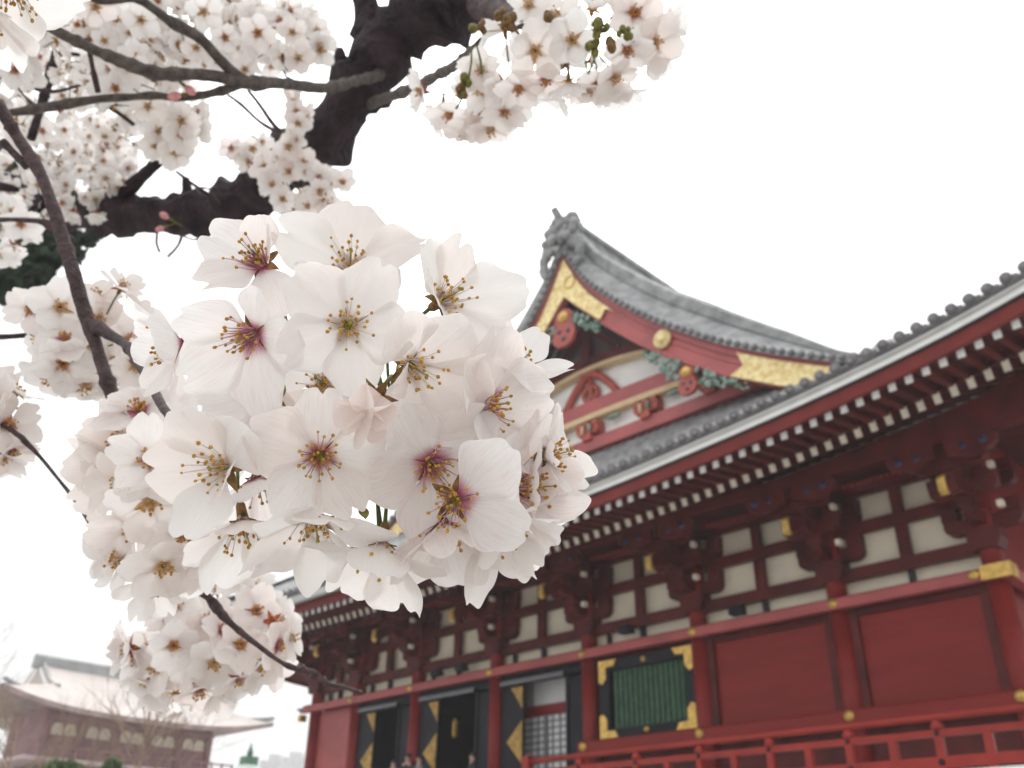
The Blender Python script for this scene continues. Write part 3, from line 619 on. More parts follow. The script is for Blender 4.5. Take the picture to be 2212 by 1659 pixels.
# roof: front and back slopes with upswept corners
EY0,EY1,EX0,EX1 = 20.0,39.9,-66.3,-80.7
def ez(y): return 11.95+1.0*abs((y-30)/9.95)**3
b = MB(); sec=[]
for k in range(17):
    t = k/16; row=[]
    for j in range(41):
        f = j/40; tt=min(1,t/.42); y = lerp(lerp(EY0,24.2,tt),lerp(EY1,36.2,tt),f); z0 = ez(lerp(EY0,EY1,f)); row.append((lerp(EX0,-73.3,t),y,z0+(15.9-z0)*(.55*t+.45*t*t)))
    sec.append(row)
b.ribbon(sec,0,True,False); sec2=[[(-147.0-p[0],p[1],p[2]) for p in r_] for r_ in sec]; b.ribbon(sec2,0,True,False)
for s in (0,-1):
    q=[[r_[s] for r_ in sec],[r_[s] for r_ in sec2]]; b.ribbon([[q[0][i],q[1][i]] for i in range(17)],0,False,False)
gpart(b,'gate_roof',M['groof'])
b = MB(); b.ribbon([[(EX0+.02,y,ez(y)-.32),(EX0-.25,y,ez(y)-.32),(EX0-.25,y,ez(y)-.02),(EX0+.02,y,ez(y)-.02)] for y in xs(EY0,EY1,40)])
b.ribbon([[(EX0-.2,y,ez(y)-.3),(GX0-.2,lerp(GY0-.5,GY1+.5,(y-EY0)/(EY1-EY0)),12.35),(GX0-.2,lerp(GY0-.5,GY1+.5,(y-EY0)/(EY1-EY0)),12.55),(EX0-.2,y,ez(y)-.2)] for y in xs(EY0,EY1,40)])
for (ya,yb) in ((EY0,GY0),(EY1,GY1)):
    b.ribbon([[(x,ya,ez(ya)-.3),(lerp(GX0,GX1,k/10),yb,12.35),(lerp(GX0,GX1,k/10),yb,12.5),(x,ya,ez(ya)-.15)] for k,x in enumerate(xs(EX0,EX1,10))])
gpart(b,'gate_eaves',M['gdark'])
M['gridge'] = mat('grey_ridge_tile',(.30,.31,.31),.6,.12,1)
b = MB(); b.prism([(-73.75,15.5),(-72.85,15.5),(-72.95,16.3),(-73.3,16.5),(-73.65,16.3)],23.8,36.7); gpart(b,'gate_ridge',M['gridge'])
def gz(x,y):
    t=(x-EX0)/(-73.3-EX0); z0=ez(y); return z0+(15.9-z0)*(.55*t+.45*t*t)
for s,ye in ((1,24.2),(-1,36.2)):
    b = MB(); b.tube([(x,ye+s*.15,gz(x,ye)+.12) for x in xs(-73.0,-69.3,6)],.2,6); b.box((-69.5,ye+s*.15-.2,gz(-69.3,ye)-.1),(-69.15,ye+s*.15+.2,gz(-69.3,ye)+.55)); gpart(b,'hip_ridge',M['gridge'])
    yc = EY0 if s>0 else EY1
    b = MB(); b.tube([(lerp(-69.3,EX0,t),lerp(ye,yc,t),gz(lerp(-69.3,EX0,t),lerp(ye,yc,t))+.12+.15*t*t) for t in xs(0,1,8)],.15,6); gpart(b,'hip_ridge',M['gridge'])
    b = MB(); yy = ye+s*.35; b.prism([(x,gz(x,ye)-.12) for x in xs(-69.4,-73.3,8)]+[(-146.6-x,gz(x,ye)-.12) for x in xs(-73.3,-69.4,8)],yy-.05,yy+.05); gpart(b,'gate_gable',mat('pink_gable',(.55,.38,.38),.7,.1,1))
    b = MB(); b.ribbon([[(x,ye-s*.02,gz(x,ye)-.42),(x,ye+s*.1,gz(x,ye)-.42),(x,ye+s*.1,gz(x,ye)-.02),(x,ye-s*.02,gz(x,ye)-.02)] for x in xs(-69.3,-73.3,10)]); b.ribbon([[(-146.6-x,ye-s*.02,gz(x,ye)-.42),(-146.6-x,ye+s*.1,gz(x,ye)-.42),(-146.6-x,ye+s*.1,gz(x,ye)-.02),(-146.6-x,ye-s*.02,gz(x,ye)-.02)] for x in xs(-69.3,-73.3,10)]); gpart(b,'bargeboard',M['white'])

def foliage(b, centres, n, size, rng, flat=1.0, m=0):
    for (c,r) in centres:
        for k in range(n):
            v = Vector((rng.gauss(0,1),rng.gauss(0,1),rng.gauss(0,1)*flat)); v = v.normalized()*r*rng.random()**.45; v.z *= flat
            p = Vector(c)+v; a = Vector((rng.gauss(0,1),rng.gauss(0,1),rng.gauss(0,1))).normalized(); q = a.orthogonal().normalized(); s = size*rng.uniform(.5,1.3)
            b.add([p-q*s*.5, p+a*s*.5, p+q*s*.5, p-a*s], [(0,1,2,3)], m)
rng = random.Random(11)
# pine beyond the cherry branches
PT = thing('pine_tree','dark green pine showing behind the cherry blossom at the left edge','tree',at(-190,900,14))
pi_ = Matrix.Translation(-PT.location)
base = at(-210,900,14); b = MB(); b.tube([(base.x,base.y,0),(base.x,base.y,4),(base.x+.1,base.y,8),(base.x,base.y,13)],[.3,.26,.2,.08],10); PT.location=(base.x,base.y,0); pi_=Matrix.Translation(-PT.location)
o = b.build('trunk',M['limb'],PT,pi_)
cs=[]; b = MB(); b3=MB()
for (px,py,rr_) in ((20,600,.30),(70,560,.28),(110,520,.30),(150,545,.22),(185,515,.16),(60,500,.34),(10,540,.34),(120,480,.3),(20,640,.2),(-60,560,.5),(-120,480,.6),(90,590,.18),(30,470,.35),(-80,640,.4),(205,500,.12),(30,560,.3),(80,600,.26),(0,610,.3),(110,560,.2),(45,620,.22),(95,530,.3),(130,500,.26)):
    c = at(px,py,14+rng.uniform(-.4,.4)); cs.append((c,rr_)); b.tube([base+Vector((0,0,c.z-.3-base.z)),c.lerp(base+Vector((0,0,c.z-.15-base.z)),.5),c],[.06,.04,.015],5)
for z in range(6,14): 
    for k in range(5):
        a = rng.uniform(0,2*pi); cs.append(((base.x+cos(a)*1.2-1.0,base.y+sin(a)*1.2-.6,z+rng.random()),.5))
b.build('limbs',M['limb'],PT,pi_)
foliage(b3,cs,240,.10,rng,.6); b3.build('crown',M['conif'],PT,pi_)
# bare tree in front of the gate
def baretree(name,label,px,pytop,d,h,spread,mt,seed,lean=0,grp=None,dens=30):
    rg = random.Random(seed); top = at(px,pytop,d); T = thing(name,label,'tree',(top.x,top.y,0),grp)
    H = top.z; b = MB(); b.tube([(0,0,0),(lean*.3,0,H*.4),(lean*.6,0,H*.7),(lean,0,H)],[.16*h,.13*h,.08*h,.015*h],8); b.build('trunk',mt,T)
    b = MB()
    def br(p,dv,L,r,lev):
        q = p+dv*L*.5+Vector((rg.gauss(0,.06),rg.gauss(0,.06),.05*L)); e = q+dv*L*.5+Vector((0,0,.12*L)); b.tube([p,q,e],[r,r*.75,r*.3],4)
        if lev:
            for k in range(4):
                t = rg.uniform(.35,1); s = p.lerp(e,t); nd = (dv+Vector((rg.gauss(0,.6),rg.gauss(0,.6),rg.gauss(.25,.4)))).normalized(); br(s,nd,L*.55,r*.5,lev-1)
    for k in range(dens):
        t = rg.uniform(.45,.97); a = rg.uniform(0,2*pi); z = H*t; br(Vector((lean*t,0,z)),Vector((cos(a),sin(a),rg.uniform(.3,.9))).normalized(),spread*(1.15-t)*1.7,.035*h,2)
    b.build('branches',mt,T); return T
baretree('bare_tree','bare tan twigged tree standing before the middle of the far gate',338,1470,44,.8,2.9,M['drytwig'],5)
baretree('bare_tree','bare brownish tree at the bottom left corner before the gate',40,1575,40,.8,4.2,M['drytwig'],9)
baretree('bare_tree','pale bare tree reaching up at the left edge beyond the gate roof',-30,1330,90,.8,7,mat('hazy_twig',(.5,.48,.46),.8,.1,2),12)
def bush(label,px,py,d,r,seed):
    rg = random.Random(seed); c = at(px,py,d); T = thing('evergreen_shrub',label,'shrub',(c.x,c.y,0))
    b = MB(); b.tube([(0,0,0),(0,0,c.z)],[.15,.05],8); b.build('trunk',M['drytwig'],T)
    b = MB(); cs = [((rg.gauss(0,.45)*r,rg.gauss(0,.45)*r,c.z+rg.gauss(-.3,.35)*r),r*.45) for k in range(16)]+[((0,0,c.z),r*.5),((0,0,c.z-r),r*.8)]
    foliage(b,cs,170,.16,rg); b.build('crown',M['bush'],T)
bush('round olive green shrub below the left half of the far gate',155,1668,28,.62,3)
bush('low green shrub beside the round olive one before the gate',235,1690,30,.6,8)
# pavilion with a green roof
PV = thing('small_pavilion','small pavilion with pale green copper roof and finial between gate and hall','pavilion',(0,0,0))
c = at(537,1650,45); PV.location=(c.x,c.y,0)
M['copper'] = mat('pale_verdigris_copper',(.62,.72,.66),.55,.1,1.5); M['copperd']=mat('dark_verdigris',(.10,.22,.15),.6,.2,3)
zt = at(537,1640,45).z
b = MB(); sec=[]
for k in range(13):
    t=k/12; s_=lerp(.12,3.4,t); z = zt-2.2*(t**.75)+.25*t*t; sec.append([(-s_,-s_,z),(s_,-s_,z),(s_,s_,z),(-s_,s_,z)])
b.ribbon(sec,0,False,True,True); b.build('roof',M['copper'],PV)
b = MB(); b.box((-.32,-.32,zt-.25),(.32,.32,zt+.12)); b.tube([(0,0,zt+.1),(0,0,zt+.3),(0,0,zt+.45),(0,0,zt+.75)],[.1,.16,.1,.02],8); b.build('finial',M['copperd'],PV)
b = MB(); b.box((-2.2,-2.2,.4),(2.2,2.2,zt-2)); b.build('wall',M['gred'],PV)
b = MB(); b.box((-2.8,-2.8,0),(2.8,2.8,.4)); b.build('stone_base',M['stone'],PV)
# far office blocks
for (pa,pb,py,d,lab) in ((562,606,1643,150,'pale grey office block far behind the green roofed pavilion'),(608,655,1636,170,'taller pale grey office block just left of the red hall')):
    A=at(pa,py,d); B=at(pb,py,d); ctr=(A+B)/2; wd=(B-A).length; T=thing('office_building',lab,'building',(ctr.x,ctr.y,0)); T.rotation_euler=(0,0,atan2((B-A).y,(B-A).x))
    z=ctr.z; b=MB(); b.box((-wd/2,-.0,0),(wd/2,10,z)); b.box((-wd/4,2,z),(wd/4,6,z+1.2)); b.build('wall',mat('pale_concrete',(.62,.62,.63),.8,.06,1),T)
    b=MB()
    for fl in range(int(z/3.2)-1): b.box((-wd/2+.4,-.05,fl*3.2+1.6),(wd/2-.4,-.01,fl*3.2+3.0))
    b.build('window_bands',mat('grey_glass',(.30,.32,.34),.2,.1,1),T)

# ================================================================== people on the veranda
M['skin'] = mat('skin',(.55,.33,.26),.5,.08,20); M['hair']=mat('black_hair',(.012,.010,.010),.5,.2,60)
def person(label,x,y,yaw,h,coat,seed):
    T = thing('person',label,'person',(x,y,3.28),'visitors at the hall doors'); T.rotation_euler=(0,0,yaw); T.scale=(h/1.7,)*3
    V=[(0,0,.92),(0,.0,1.12),(0,.01,1.32),(0,0,1.43),(0,-.01,1.50),(0,-.015,1.57),(0,-.01,1.66),   # pelvis..head
       (.18,0,1.40),(.23,.02,1.13),(.22,-.10,.90),(.22,-.14,.82),(-.18,0,1.40),(-.23,.02,1.13),(-.22,-.10,.90),(-.22,-.14,.82),
       (.10,0,.88),(.11,-.01,.48),(.11,.02,.08),(.12,-.13,.04),(-.10,0,.88),(-.11,-.01,.48),(-.11,.02,.08),(-.12,-.13,.04)]
    E_=[(0,1),(1,2),(2,3),(3,4),(4,5),(5,6),(3,7),(7,8),(8,9),(9,10),(3,11),(11,12),(12,13),(13,14),(0,15),(15,16),(16,17),(17,18),(0,19),(19,20),(20,21),(21,22)]
    Rr=[(.16,.11),(.145,.10),(.17,.11),(.10,.08),(.052,.055),(.072,.088),(.066,.085),(.062,.06),(.048,.048),(.036,.036),(.034,.02),(.062,.06),(.048,.048),(.036,.036),(.034,.02),
        (.09,.09),(.062,.065),(.045,.05),(.04,.03),(.09,.09),(.062,.065),(.045,.05),(.04,.03)]
    me=bpy.data.meshes.new('body'); me.from_pydata(V,E_,[]); o=obj('body',me,T)
    md=o.modifiers.new('skin','SKIN'); me.skin_vertices[0].data[0].use_root=True
    for i,r in enumerate(Rr): me.skin_vertices[0].data[i].radius=r
    md2=o.modifiers.new('sub','SUBSURF'); md2.levels=md2.render_levels=2; me.materials.append(M['skin'])
    dg=bpy.context.evaluated_depsgraph_get(); ev=bpy.data.meshes.new_from_object(o.evaluated_get(dg)); o.modifiers.clear(); o.data=ev; ev.materials.clear(); ev.materials.append(M['skin'])
    for p in ev.polygons: p.use_smooth=True
    # nose, ears and eyes joined to the head surface as small features
    b=MB(); b.ball((0,-.105,1.60),.016,8,6,sc=(.8,1,1.5)); b.ball((.074,-.01,1.60),.022,8,6,sc=(.4,.7,1.3)); b.ball((-.074,-.01,1.60),.022,8,6,sc=(.4,.7,1.3)); b.build('face_features',M['skin'],o)
    b=MB()
    for s in (-1,1): b.ball((s*.03,-.088,1.625),.010,8,6)
    b.ball((0,-.092,1.555),.018,8,5,sc=(1.2,.4,.3)); b.build('eyes_and_mouth',M['hair'],o)
    b=MB(); secs=[]
    for j in range(9):
        ph=pi*.62*j/8; secs.append([(.086*sin(ph)*cos(a),.012+.108*sin(ph)*sin(a)*(1 if sin(a)>0 else .78),1.635+.105*cos(ph)) for a in [2*pi*i/16 for i in range(16)]])
    b.ribbon(secs,0,True,True,False); b.build('hair',M['hair'],o)
    # coat follows the torso and arms
    b=MB(); n=16
    def ring(z,a,c,yo=0): return [(a*cos(2*pi*i/n),yo+c*sin(2*pi*i/n),z) for i in range(n)]
    b.ribbon([ring(.74,.20,.145),ring(.92,.19,.14),ring(1.12,.175,.125),ring(1.30,.195,.13),ring(1.40,.16,.10),ring(1.46,.075,.07)],0,True,True,False)
    for s in (-1,1): b.tube([(s*.13,0,1.40),(s*.20,.0,1.36),(s*.235,.02,1.13),(s*.225,-.09,.93)],[.085,.078,.062,.05],10)
    for s in (-1,1): b.tube([(s*.10,0,.86),(s*.11,-.01,.48),(s*.11,.02,.10)],[.10,.075,.06],10,1)
    b.build('clothing',[coat,M['dark']],T)
    return T
person('person in dark coat with bowed head, left of the pair in the first doorway',-21.45,17.25,.3,1.66,mat('dark_coat',(.03,.03,.04),.8,.2,8),1)
person('person in grey coat close behind the pair in the first doorway',-21.0,17.3,-.4,1.6,mat('grey_coat',(.22,.23,.25),.8,.2,8),2)
person('shorter person in pinkish jacket nearest the first door leaf',-21.75,17.0,.6,1.5,mat('dusky_pink_jacket',(.30,.16,.18),.8,.2,8),3)
person('person standing alone inside the second doorway, pale face',-18.55,17.0,-.5,1.44,mat('black_jacket',(.02,.02,.025),.8,.2,8),4)

# ================================================================== cherry branches and blossom
def petal_pts(L, W, nu, nv, elev, bend, curl, ruf, notch, rg, ang, r0=.0013, z0=0.0, tw=0):
    """grid of one petal in flower space (z towards the front), pointing along angle ang"""
    vs, uvs = [], []; p1, p2, p3 = rg.uniform(0,6), rg.uniform(0,6), rg.uniform(0,6); ca, sa = cos(ang), sin(ang); asy = rg.uniform(-.12,.12)
    for j in range(nv + 1):
        v = j / nv
        wd = .10 + .90*sin(min(v/.64,1)*pi/2)**1.4
        if v > .60: wd *= 1 - .20*((v-.60)/.40)**2
        for i in range(nu + 1):
            u = -1 + 2*i/nu
            y = L*v*(1 - .30*v*abs(u)**2.5) - L*notch*exp(-(abs(u-asy*.5)/.15)**1.4)*sm(v,.7,1) + L*.018*sin(u*9+p1)*sm(v,.75,1)
            x = u*W/2*wd + asy*L*.35*v*v
            th = elev + bend*v*.5
            rr_, z = y*cos(th), y*sin(th)
            z += curl*u*u*W*.5*v*(1-.25*v) + ruf*L*(sin(2.6*u+p2)*.6*v*v + sin(5.5*u+p3)*.38*v**3 + .35*sin(4*v+p1)*v) + tw*u*W*.5*v - L*.022*exp(-(u/.13)**2)*sm(v,.05,.5)
            rr_ += r0
            vs.append((rr_*ca - x*sa, rr_*sa + x*ca, z + z0)); uvs.append(((u+1)/2, v))
    fs = [(j*(nu+1)+i, j*(nu+1)+i+1, (j+1)*(nu+1)+i+1, (j+1)*(nu+1)+i) for j in range(nv) for i in range(nu)]
    return vs, fs, uvs
def add_stamens(b, rg, n, Ls, thick, anth, seg, nr, splay=.75, bias=(0,0)):
    for k in range(n):
        a = 2*pi*(k+rg.uniform(-.3,.3))/n*(1 if k%2 else 1); L = Ls*rg.uniform(.55,1.08); t = splay*rg.uniform(.35,1.1)
        if k%3==0: t*=.35; L*=.7
        dx, dy = cos(a)*sin(t)+bias[0], sin(a)*sin(t)+bias[1]; r1 = .0012
        P=[]
        for q in range(seg+1):
            s = q/seg; P.append(Vector((cos(a)*r1 + dx*L*s*(1.15-.15*s), sin(a)*r1 + dy*L*s*(1.15-.15*s), -.0006 + L*cos(t)*s + .0006*sin(s*5+k))))
        b.tube(P, [lerp(thick*1.25,thick*.8,q/seg) for q in range(seg+1)], nr, 0, False)
        b.ball(P[-1], anth*rg.uniform(.85,1.15), max(5,nr+1), 4, 1, sc=(rg.uniform(.8,1.1),rg.uniform(.8,1.1),rg.uniform(.9,1.3)))
def add_sepals(b, rg, L, W, elev, m, n=5, a0=pi/5):
    for k in range(n):
        ang = a0+2*pi*k/n+rg.uniform(-.08,.08); vs=[]; ca,sa=cos(ang),sin(ang); e=elev+rg.uniform(-.15,.15)
        for j in range(6):
            v=j/5; hw=W/2*(.75+.5*v if v<.35 else (.925)*(1-(v-.35)/.65)**.8)
            for u in (-1,0,1):
                y=.0009+L*v; z=y*sin(e)-.0012*(abs(u)*0+ (1-abs(u))*.3) -.0004 - .0012*v*v; x=u*max(hw,.00005); y*=cos(e)
                vs.append((y*ca-x*sa, y*sa+x*ca, z))
        b.add(vs,[(j*3+i,j*3+i+1,j*3+i+4,j*3+i+3) for j in range(5) for i in range(2)],m,True)
def add_cup(b, m, L=.0062):
    secs=[]
    for z,r in ((-.0002,.0019),(-.001,.0018),(-.003,.00165),(-.005,.0015),(-L,.0009)):
        secs.append([(r*cos(2*pi*i/10),r*sin(2*pi*i/10),z) for i in range(10)])
    b.ribbon(secs,m,True)
def frame(n, ref):
    n = n.normalized(); y = ref - n*n.dot(ref)
    if y.length < .12: y = FW - n*n.dot(FW)
    y.normalize(); x = y.cross(n); return Matrix((x, y, n)).transposed().to_4x4()
def face_dir(P, dirdeg, tilt):
    vd = (P - CAM).normalized(); a = radians(dirdeg); t = radians(tilt)
    side = RT*cos(a) + UP*sin(a); side = (side - vd*side.dot(vd)).normalized()
    return (-vd*cos(t) + side*sin(t)).normalized()
def pedicel(b, P, n, node, m, r=.00055, n_=7, cupL=.0062):
    s = P - n*cupL; d = node - s; L = d.length
    pts=[]
    for k in range(n_+1):
        t=k/n_; pts.append(s*(1-t)**3 + (s-n*L*.4)*3*t*(1-t)**2 + (node+(s-node)*.25+Vector((0,0,.15*L)))*3*t*t*(1-t) + node*t**3)
    b.tube(pts,[r*1.25 if k<1 else r for k in range(n_+1)],6,m,False)

NEAR = thing('cherry_branch','slender brown cherry branch from the left edge ending in the large sharp white blossom cluster','cherry branch',(0,0,0))
# hero blossoms: x, y, depth, facing direction, tilt, angle of the first petal, size, kind, extras
PK = {'y':('petal','filament','sepal'),'m':('petalm','filamentp','sepal'),'r':('petalr','filamentp','sepal'),'p':('petalp','filament','sepal')}
def hero(x,y,d,dr,tl,roll,size=1,kind='y',petals=None,elev=.26,open_=1,seed=0,parent=None,node=None,res=(18,15),ruf=.07,bias=(0,0)):
    rg = random.Random(1000+int(x*7+y*13)+seed); T = parent or NEAR
    P = at(x,y,d); n = face_dir(P,dr,tl); Mx = frame(n,UP); Mx.translation = P
    o = bpy.data.objects.new('blossom',None); COL.objects.link(o); o.empty_display_size=.01; o.parent=T; o.matrix_local=Mx
    pm,fm,sp = (M[k] for k in PK[kind])
    # first petal angle is given as seen in the picture
    a_im = radians(roll); v = RT*cos(a_im)+UP*sin(a_im); l = Mx.to_3x3().transposed() @ v; a0 = atan2(l.y,l.x)
    for k in range(5):
        ov = (petals or {}).get(k,{})
        if ov is None: continue
        L = .0189*size*ov.get('L',1)*rg.uniform(.95,1.05); W = L*ov.get('W',.90)*rg.uniform(.96,1.07)
        pp = petal_pts(L,W,res[0],res[1],elev+ov.get('e',rg.uniform(-.16,.24)),ov.get('b',rg.uniform(-.35,.2)),ov.get('c',rg.uniform(.05,.6)),ruf*rg.uniform(.5,1.5),rg.choice((.03,.07,.10,.14,.18)),rg,a0+2*pi*k/5+rg.uniform(-.07,.07)+ov.get('a',0),z0=(k%2)*.0003,tw=rg.uniform(-.2,.2))
        b = MB(); b.add(pp[0],pp[1],0,True,pp[2]); b.build('petal',pm,o)
    if open_:
        b = MB(); add_stamens(b,rg,30,.0094*size,.00016,.00056,6,5,.70,bias); b.build('stamens',[fm,M['anther']],o)
        b = MB(); b.tube([(0,0,0),(0.0003,0,.005),(.0006,.0002,.0088)],[.00035,.00022,.0002],6); b.ball((.0006,.0002,.0091),.0006,7,5); b.ball((0,0,-.0002),.0014,9,6,sc=(1,1,.55)); b.build('pistil',M['pistil'],o)
    b = MB(); add_sepals(b,rg,.0066*size,.0036*size,.02 if tl<40 else elev*.9,0,5,a0+pi/5); add_cup(b,1); b.build('calyx',[sp,M['sepal']],o)
    if node is not None:
        b = MB(); pedicel(b,P,n,node,0); inv = Mx.inverted(); b.v=[tuple(inv@Vector(q)) for q in b.v]; b.build('pedicel',M['pedicel'],o)
    return o
N1 = at(640,800,.315); N2 = at(840,900,.318); N3 = at(800,1050,.312); N4 = at(520,930,.318)
HERO = [
 (752,703,.268,90,3,60,1.06,'y',{0:dict(c=.1,b=.1,L=1.05),1:dict(c=.12,L=1.08),4:dict(c=.2)}),
 (566,570,.294,120,42,150,1.05,'m',{0:dict(L=1.15,c=.1),1:dict(L=1.12,W=.9),2:dict(b=-.9,W=.7),3:dict(L=.7,e=.7),4:dict(L=.75,e=.5)},.35),
 (757,580,.298,95,40,86,1.2,'y',{0:dict(L=1.12,c=.1,W=.86),1:dict(L=1.15,c=.1,W=.86),2:dict(e=.1),4:dict(L=1.12,b=-.5,W=.8)},.30),
 (955,650,.289,32,48,12,1.08,'y',{0:dict(L=1.2,W=.9),1:dict(L=1.0,W=.9),4:dict(L=1.1,b=-.4),3:dict(W=.8)},.42),
 (548,722,.274,205,38,66,1.08,'m',{0:dict(L=.85,W=.62),1:dict(e=.5,c=.5),2:dict(L=1.15,e=.35),3:dict(L=1.2)},.25),
 (392,742,.296,190,74,90,1.05,'m',{0:dict(L=1.1),3:dict(L=1.1)},.6),
 (888,788,.270,-40,34,-32,1.1,'y',{0:dict(L=1.25,W=1.0),1:dict(L=1.0,W=1.05),2:dict(L=1.05),3:dict(L=.85,e=.9,W=.6,b=-.6),4:dict(L=.85)},.3),
 (1045,878,.281,6,50,74,1.08,'m',{0:dict(L=1.15,W=.85),4:dict(L=1.12,W=1.05),3:dict(L=1.12),2:dict(L=.95,W=.45)},.42),
 (862,932,.285,-82,66,150,1.0,'y',{},.5),
 (690,985,.264,-70,8,88,1.05,'r',{1:dict(W=1.0,L=1.05),4:dict(L=1.12,W=.92)}),
 (488,1008,.266,190,32,182,1.1,'y',{0:dict(L=1.05,W=1.05),4:dict(L=1.05,e=.5,c=.5),1:dict(L=1.15,e=.5,W=.7,c=-.4),2:dict(e=.8,L=.8),3:dict(L=1.05,W=.95,e=.35)},.28),
 (930,1000,.275,-55,28,46,1.1,'m',{0:dict(L=1.1),4:dict(L=.9),3:dict(L=1.2,W=.85)},.26),
 (985,1080,.262,225,16,42,1.15,'m',{0:dict(L=1.1,W=.92,e=-.15,b=.2,c=.3),4:dict(L=1.02,W=.9,e=-.1,b=-.2,c=.25,a=.10),1:None,2:None,3:None}),
 (958,1128,.277,-86,60,232,1.08,'m',{0:dict(L=1.1,W=.9),1:dict(L=1.1,W=.85)},.75),
 (680,1112,.270,-88,56,216,1.15,'y',{0:dict(L=1.22,W=.8,b=-.6),1:dict(L=.9,W=.8),2:dict(L=1.15,b=-.7,W=.75)},.62),
 (525,1122,.287,-80,62,250,1.08,'y',{0:dict(L=1.1,W=.9)},.7),
 (826,1170,.276,-98,66,238,1.12,'y',{0:dict(L=1.15,W=.8,b=-.3),1:dict(L=1.15,W=.85,b=-.5),4:dict(W=.45,L=1.15,b=-1.0),2:dict(b=-.8)},.8),
 (1108,1050,.284,2,60,46,1.12,'m',{0:dict(L=1.2,W=.75),1:dict(L=1.0),4:dict(L=1.2,W=.85)},.45),
 (1066,1132,.282,-58,62,-110,1.05,'y',{0:dict(L=1.2,W=.6),1:dict(L=1.1,W=.75)},.7),
 (586,838,.291,232,118,250,1.15,'m',{0:dict(L=1.15,W=.85),1:dict(L=1.1,W=.8)},.5),
 (556,1030,.297,-84,70,250,1.0,'m',{},.7),
 (1178,985,.290,10,66,24,.88,'y',{0:dict(L=1.25,W=.7,b=-.6),4:dict(L=1.1,W=.8),1:dict(W=.6),2:dict(W=.6,L=.8),3:dict(L=.8,W=.7)},.5),
 (1140,1050,.292,-2,66,20,.92,'m',{0:dict(L=1.25,W=.7,b=-.4),4:dict(L=1.2,W=.7)},.5),
 (1110,1130,.296,-25,64,-10,1.0,'y',{0:dict(W=.7,L=1.1),4:dict(W=.7)},.6),
 (1108,800,.299,48,60,50,.95,'y',{0:dict(W=.55,L=1.15),4:dict(W=.5,L=1.1),1:dict(W=.6)},.4),
]
for i,h in enumerate(HERO):
    x,y = h[0],h[1]; nd = N4 if (x<600 and y>900) else N1 if y<830 and x<700 else N2 if y<960 else N3
    hero(*h,node=nd,seed=i,bias=((-.25 if x<600 else .0),0))
for i,(x,y) in enumerate(((700,830),(840,965),(1000,810),(1010,960),(1040,1085),(900,860))):
    rg = random.Random(50+i); a = math.degrees(atan2(870-y,x-760)); hero(x,y,.303+.006*rg.random(),a,rg.uniform(15,55),rg.uniform(0,360),1.0,rg.choice('yymr'),{},seed=80+i,node=N2,res=(10,9))
# half open bud
bo = hero(815,858,.260,-120,30,20,.74,'p',{k:dict(e=.80+.10*(k%2),b=1.5,c=.95,W=1.30,L=.92+.06*(k%3)) for k in range(5)},open_=0,seed=200,node=N2,ruf=.03)
# a thin green stalk with a bud and a small leaf beside the calyx
b = MB(); b.tube([at(808,1000,.285),at(812,1050,.285),at(816,1090,.284),at(820,1130,.284),at(822,1165,.282)],[.0005,.0006,.0006,.0009,.0012],8); b.build('flower_stalk',M['pedicel'],NEAR)
b = MB(); b.ball(at(806,1028,.284),.0012,8,6,sc=(.8,.8,1.8)); b.build('green_bud',M['sepalg'],NEAR)
for (x,y,d,a) in ((606,846,.29,-30),(1018,1148,.282,-100),(785,1108,.288,80),(908,1125,.29,170),(1072,938,.288,-150)):
    P = at(x,y,d); n = face_dir(P,a,50); Mx = frame(n,UP); Mx.translation=P; b = MB(); L=.006
    vs=[];
    for j in range(6):
        v=j/5; hw=.0017*sin(pi*min(1,v*.9+.08))
        for u in (-1,0,1): vs.append((u*hw,L*(v-.5),abs(u)*.0006))
    b.add(vs,[(j*3+i,j*3+i+1,j*3+i+4,j*3+i+3) for j in range(5) for i in (0,1)],0,True); b.build('young_leaf',M['sepalg'],NEAR,Mx)

# ---- branches
def spline(pts, step):
    P=[Vector(p) for p in pts]; out=[]
    for i in range(len(P)-1):
        a,b_,c,d=P[max(i-1,0)],P[i],P[i+1],P[min(i+2,len(P)-1)]; n=max(2,int((c-b_).length/step))
        for k in range(n):
            t=k/n; out.append((.5*((2*b_)+(c-a)*t+(2*a-5*b_+4*c-d)*t*t+(3*b_-a-3*c+d)*t**3),i+t))
    out.append((P[-1],len(P)-1)); return out
def branch(spec, m, parent, name='twig', step=.004, n=10, rough=.10, nodes=.25, seed=0):
    """spec: (px,py,depth,width in px)"""
    rg=random.Random(seed); pts=[at(x,y,d) for x,y,d,w_ in spec]; wk=.82 if step<.006 else .94; ws=[wk*w_/FPX*d/2 for x,y,d,w_ in spec]
    sp=spline(pts,step); P=[];Rd=[]; bump=0
    for p,t in sp:
        i=min(int(t),len(ws)-2); r=lerp(ws[i],ws[i+1],t-i)
        k = 1+rough*(noise.noise(p*60)*1.1+noise.noise(p*190)*.7+noise.noise(p*16)*.9)
        if rg.random()<nodes*.16: bump=.34
        k+=bump; bump*=.45
        q=p.copy(); sd_=seed*7.1
        def rf(th,r=r*k,p=q,s=sd_): return r*(1+rough*.9*noise.noise(Vector((cos(th)*1.2+s,sin(th)*1.2,0))+p*95))
        P.append(p); Rd.append(rf)
    b=MB(); b.tube(P,Rd,n,0); o=b.build(name,m,parent); return o
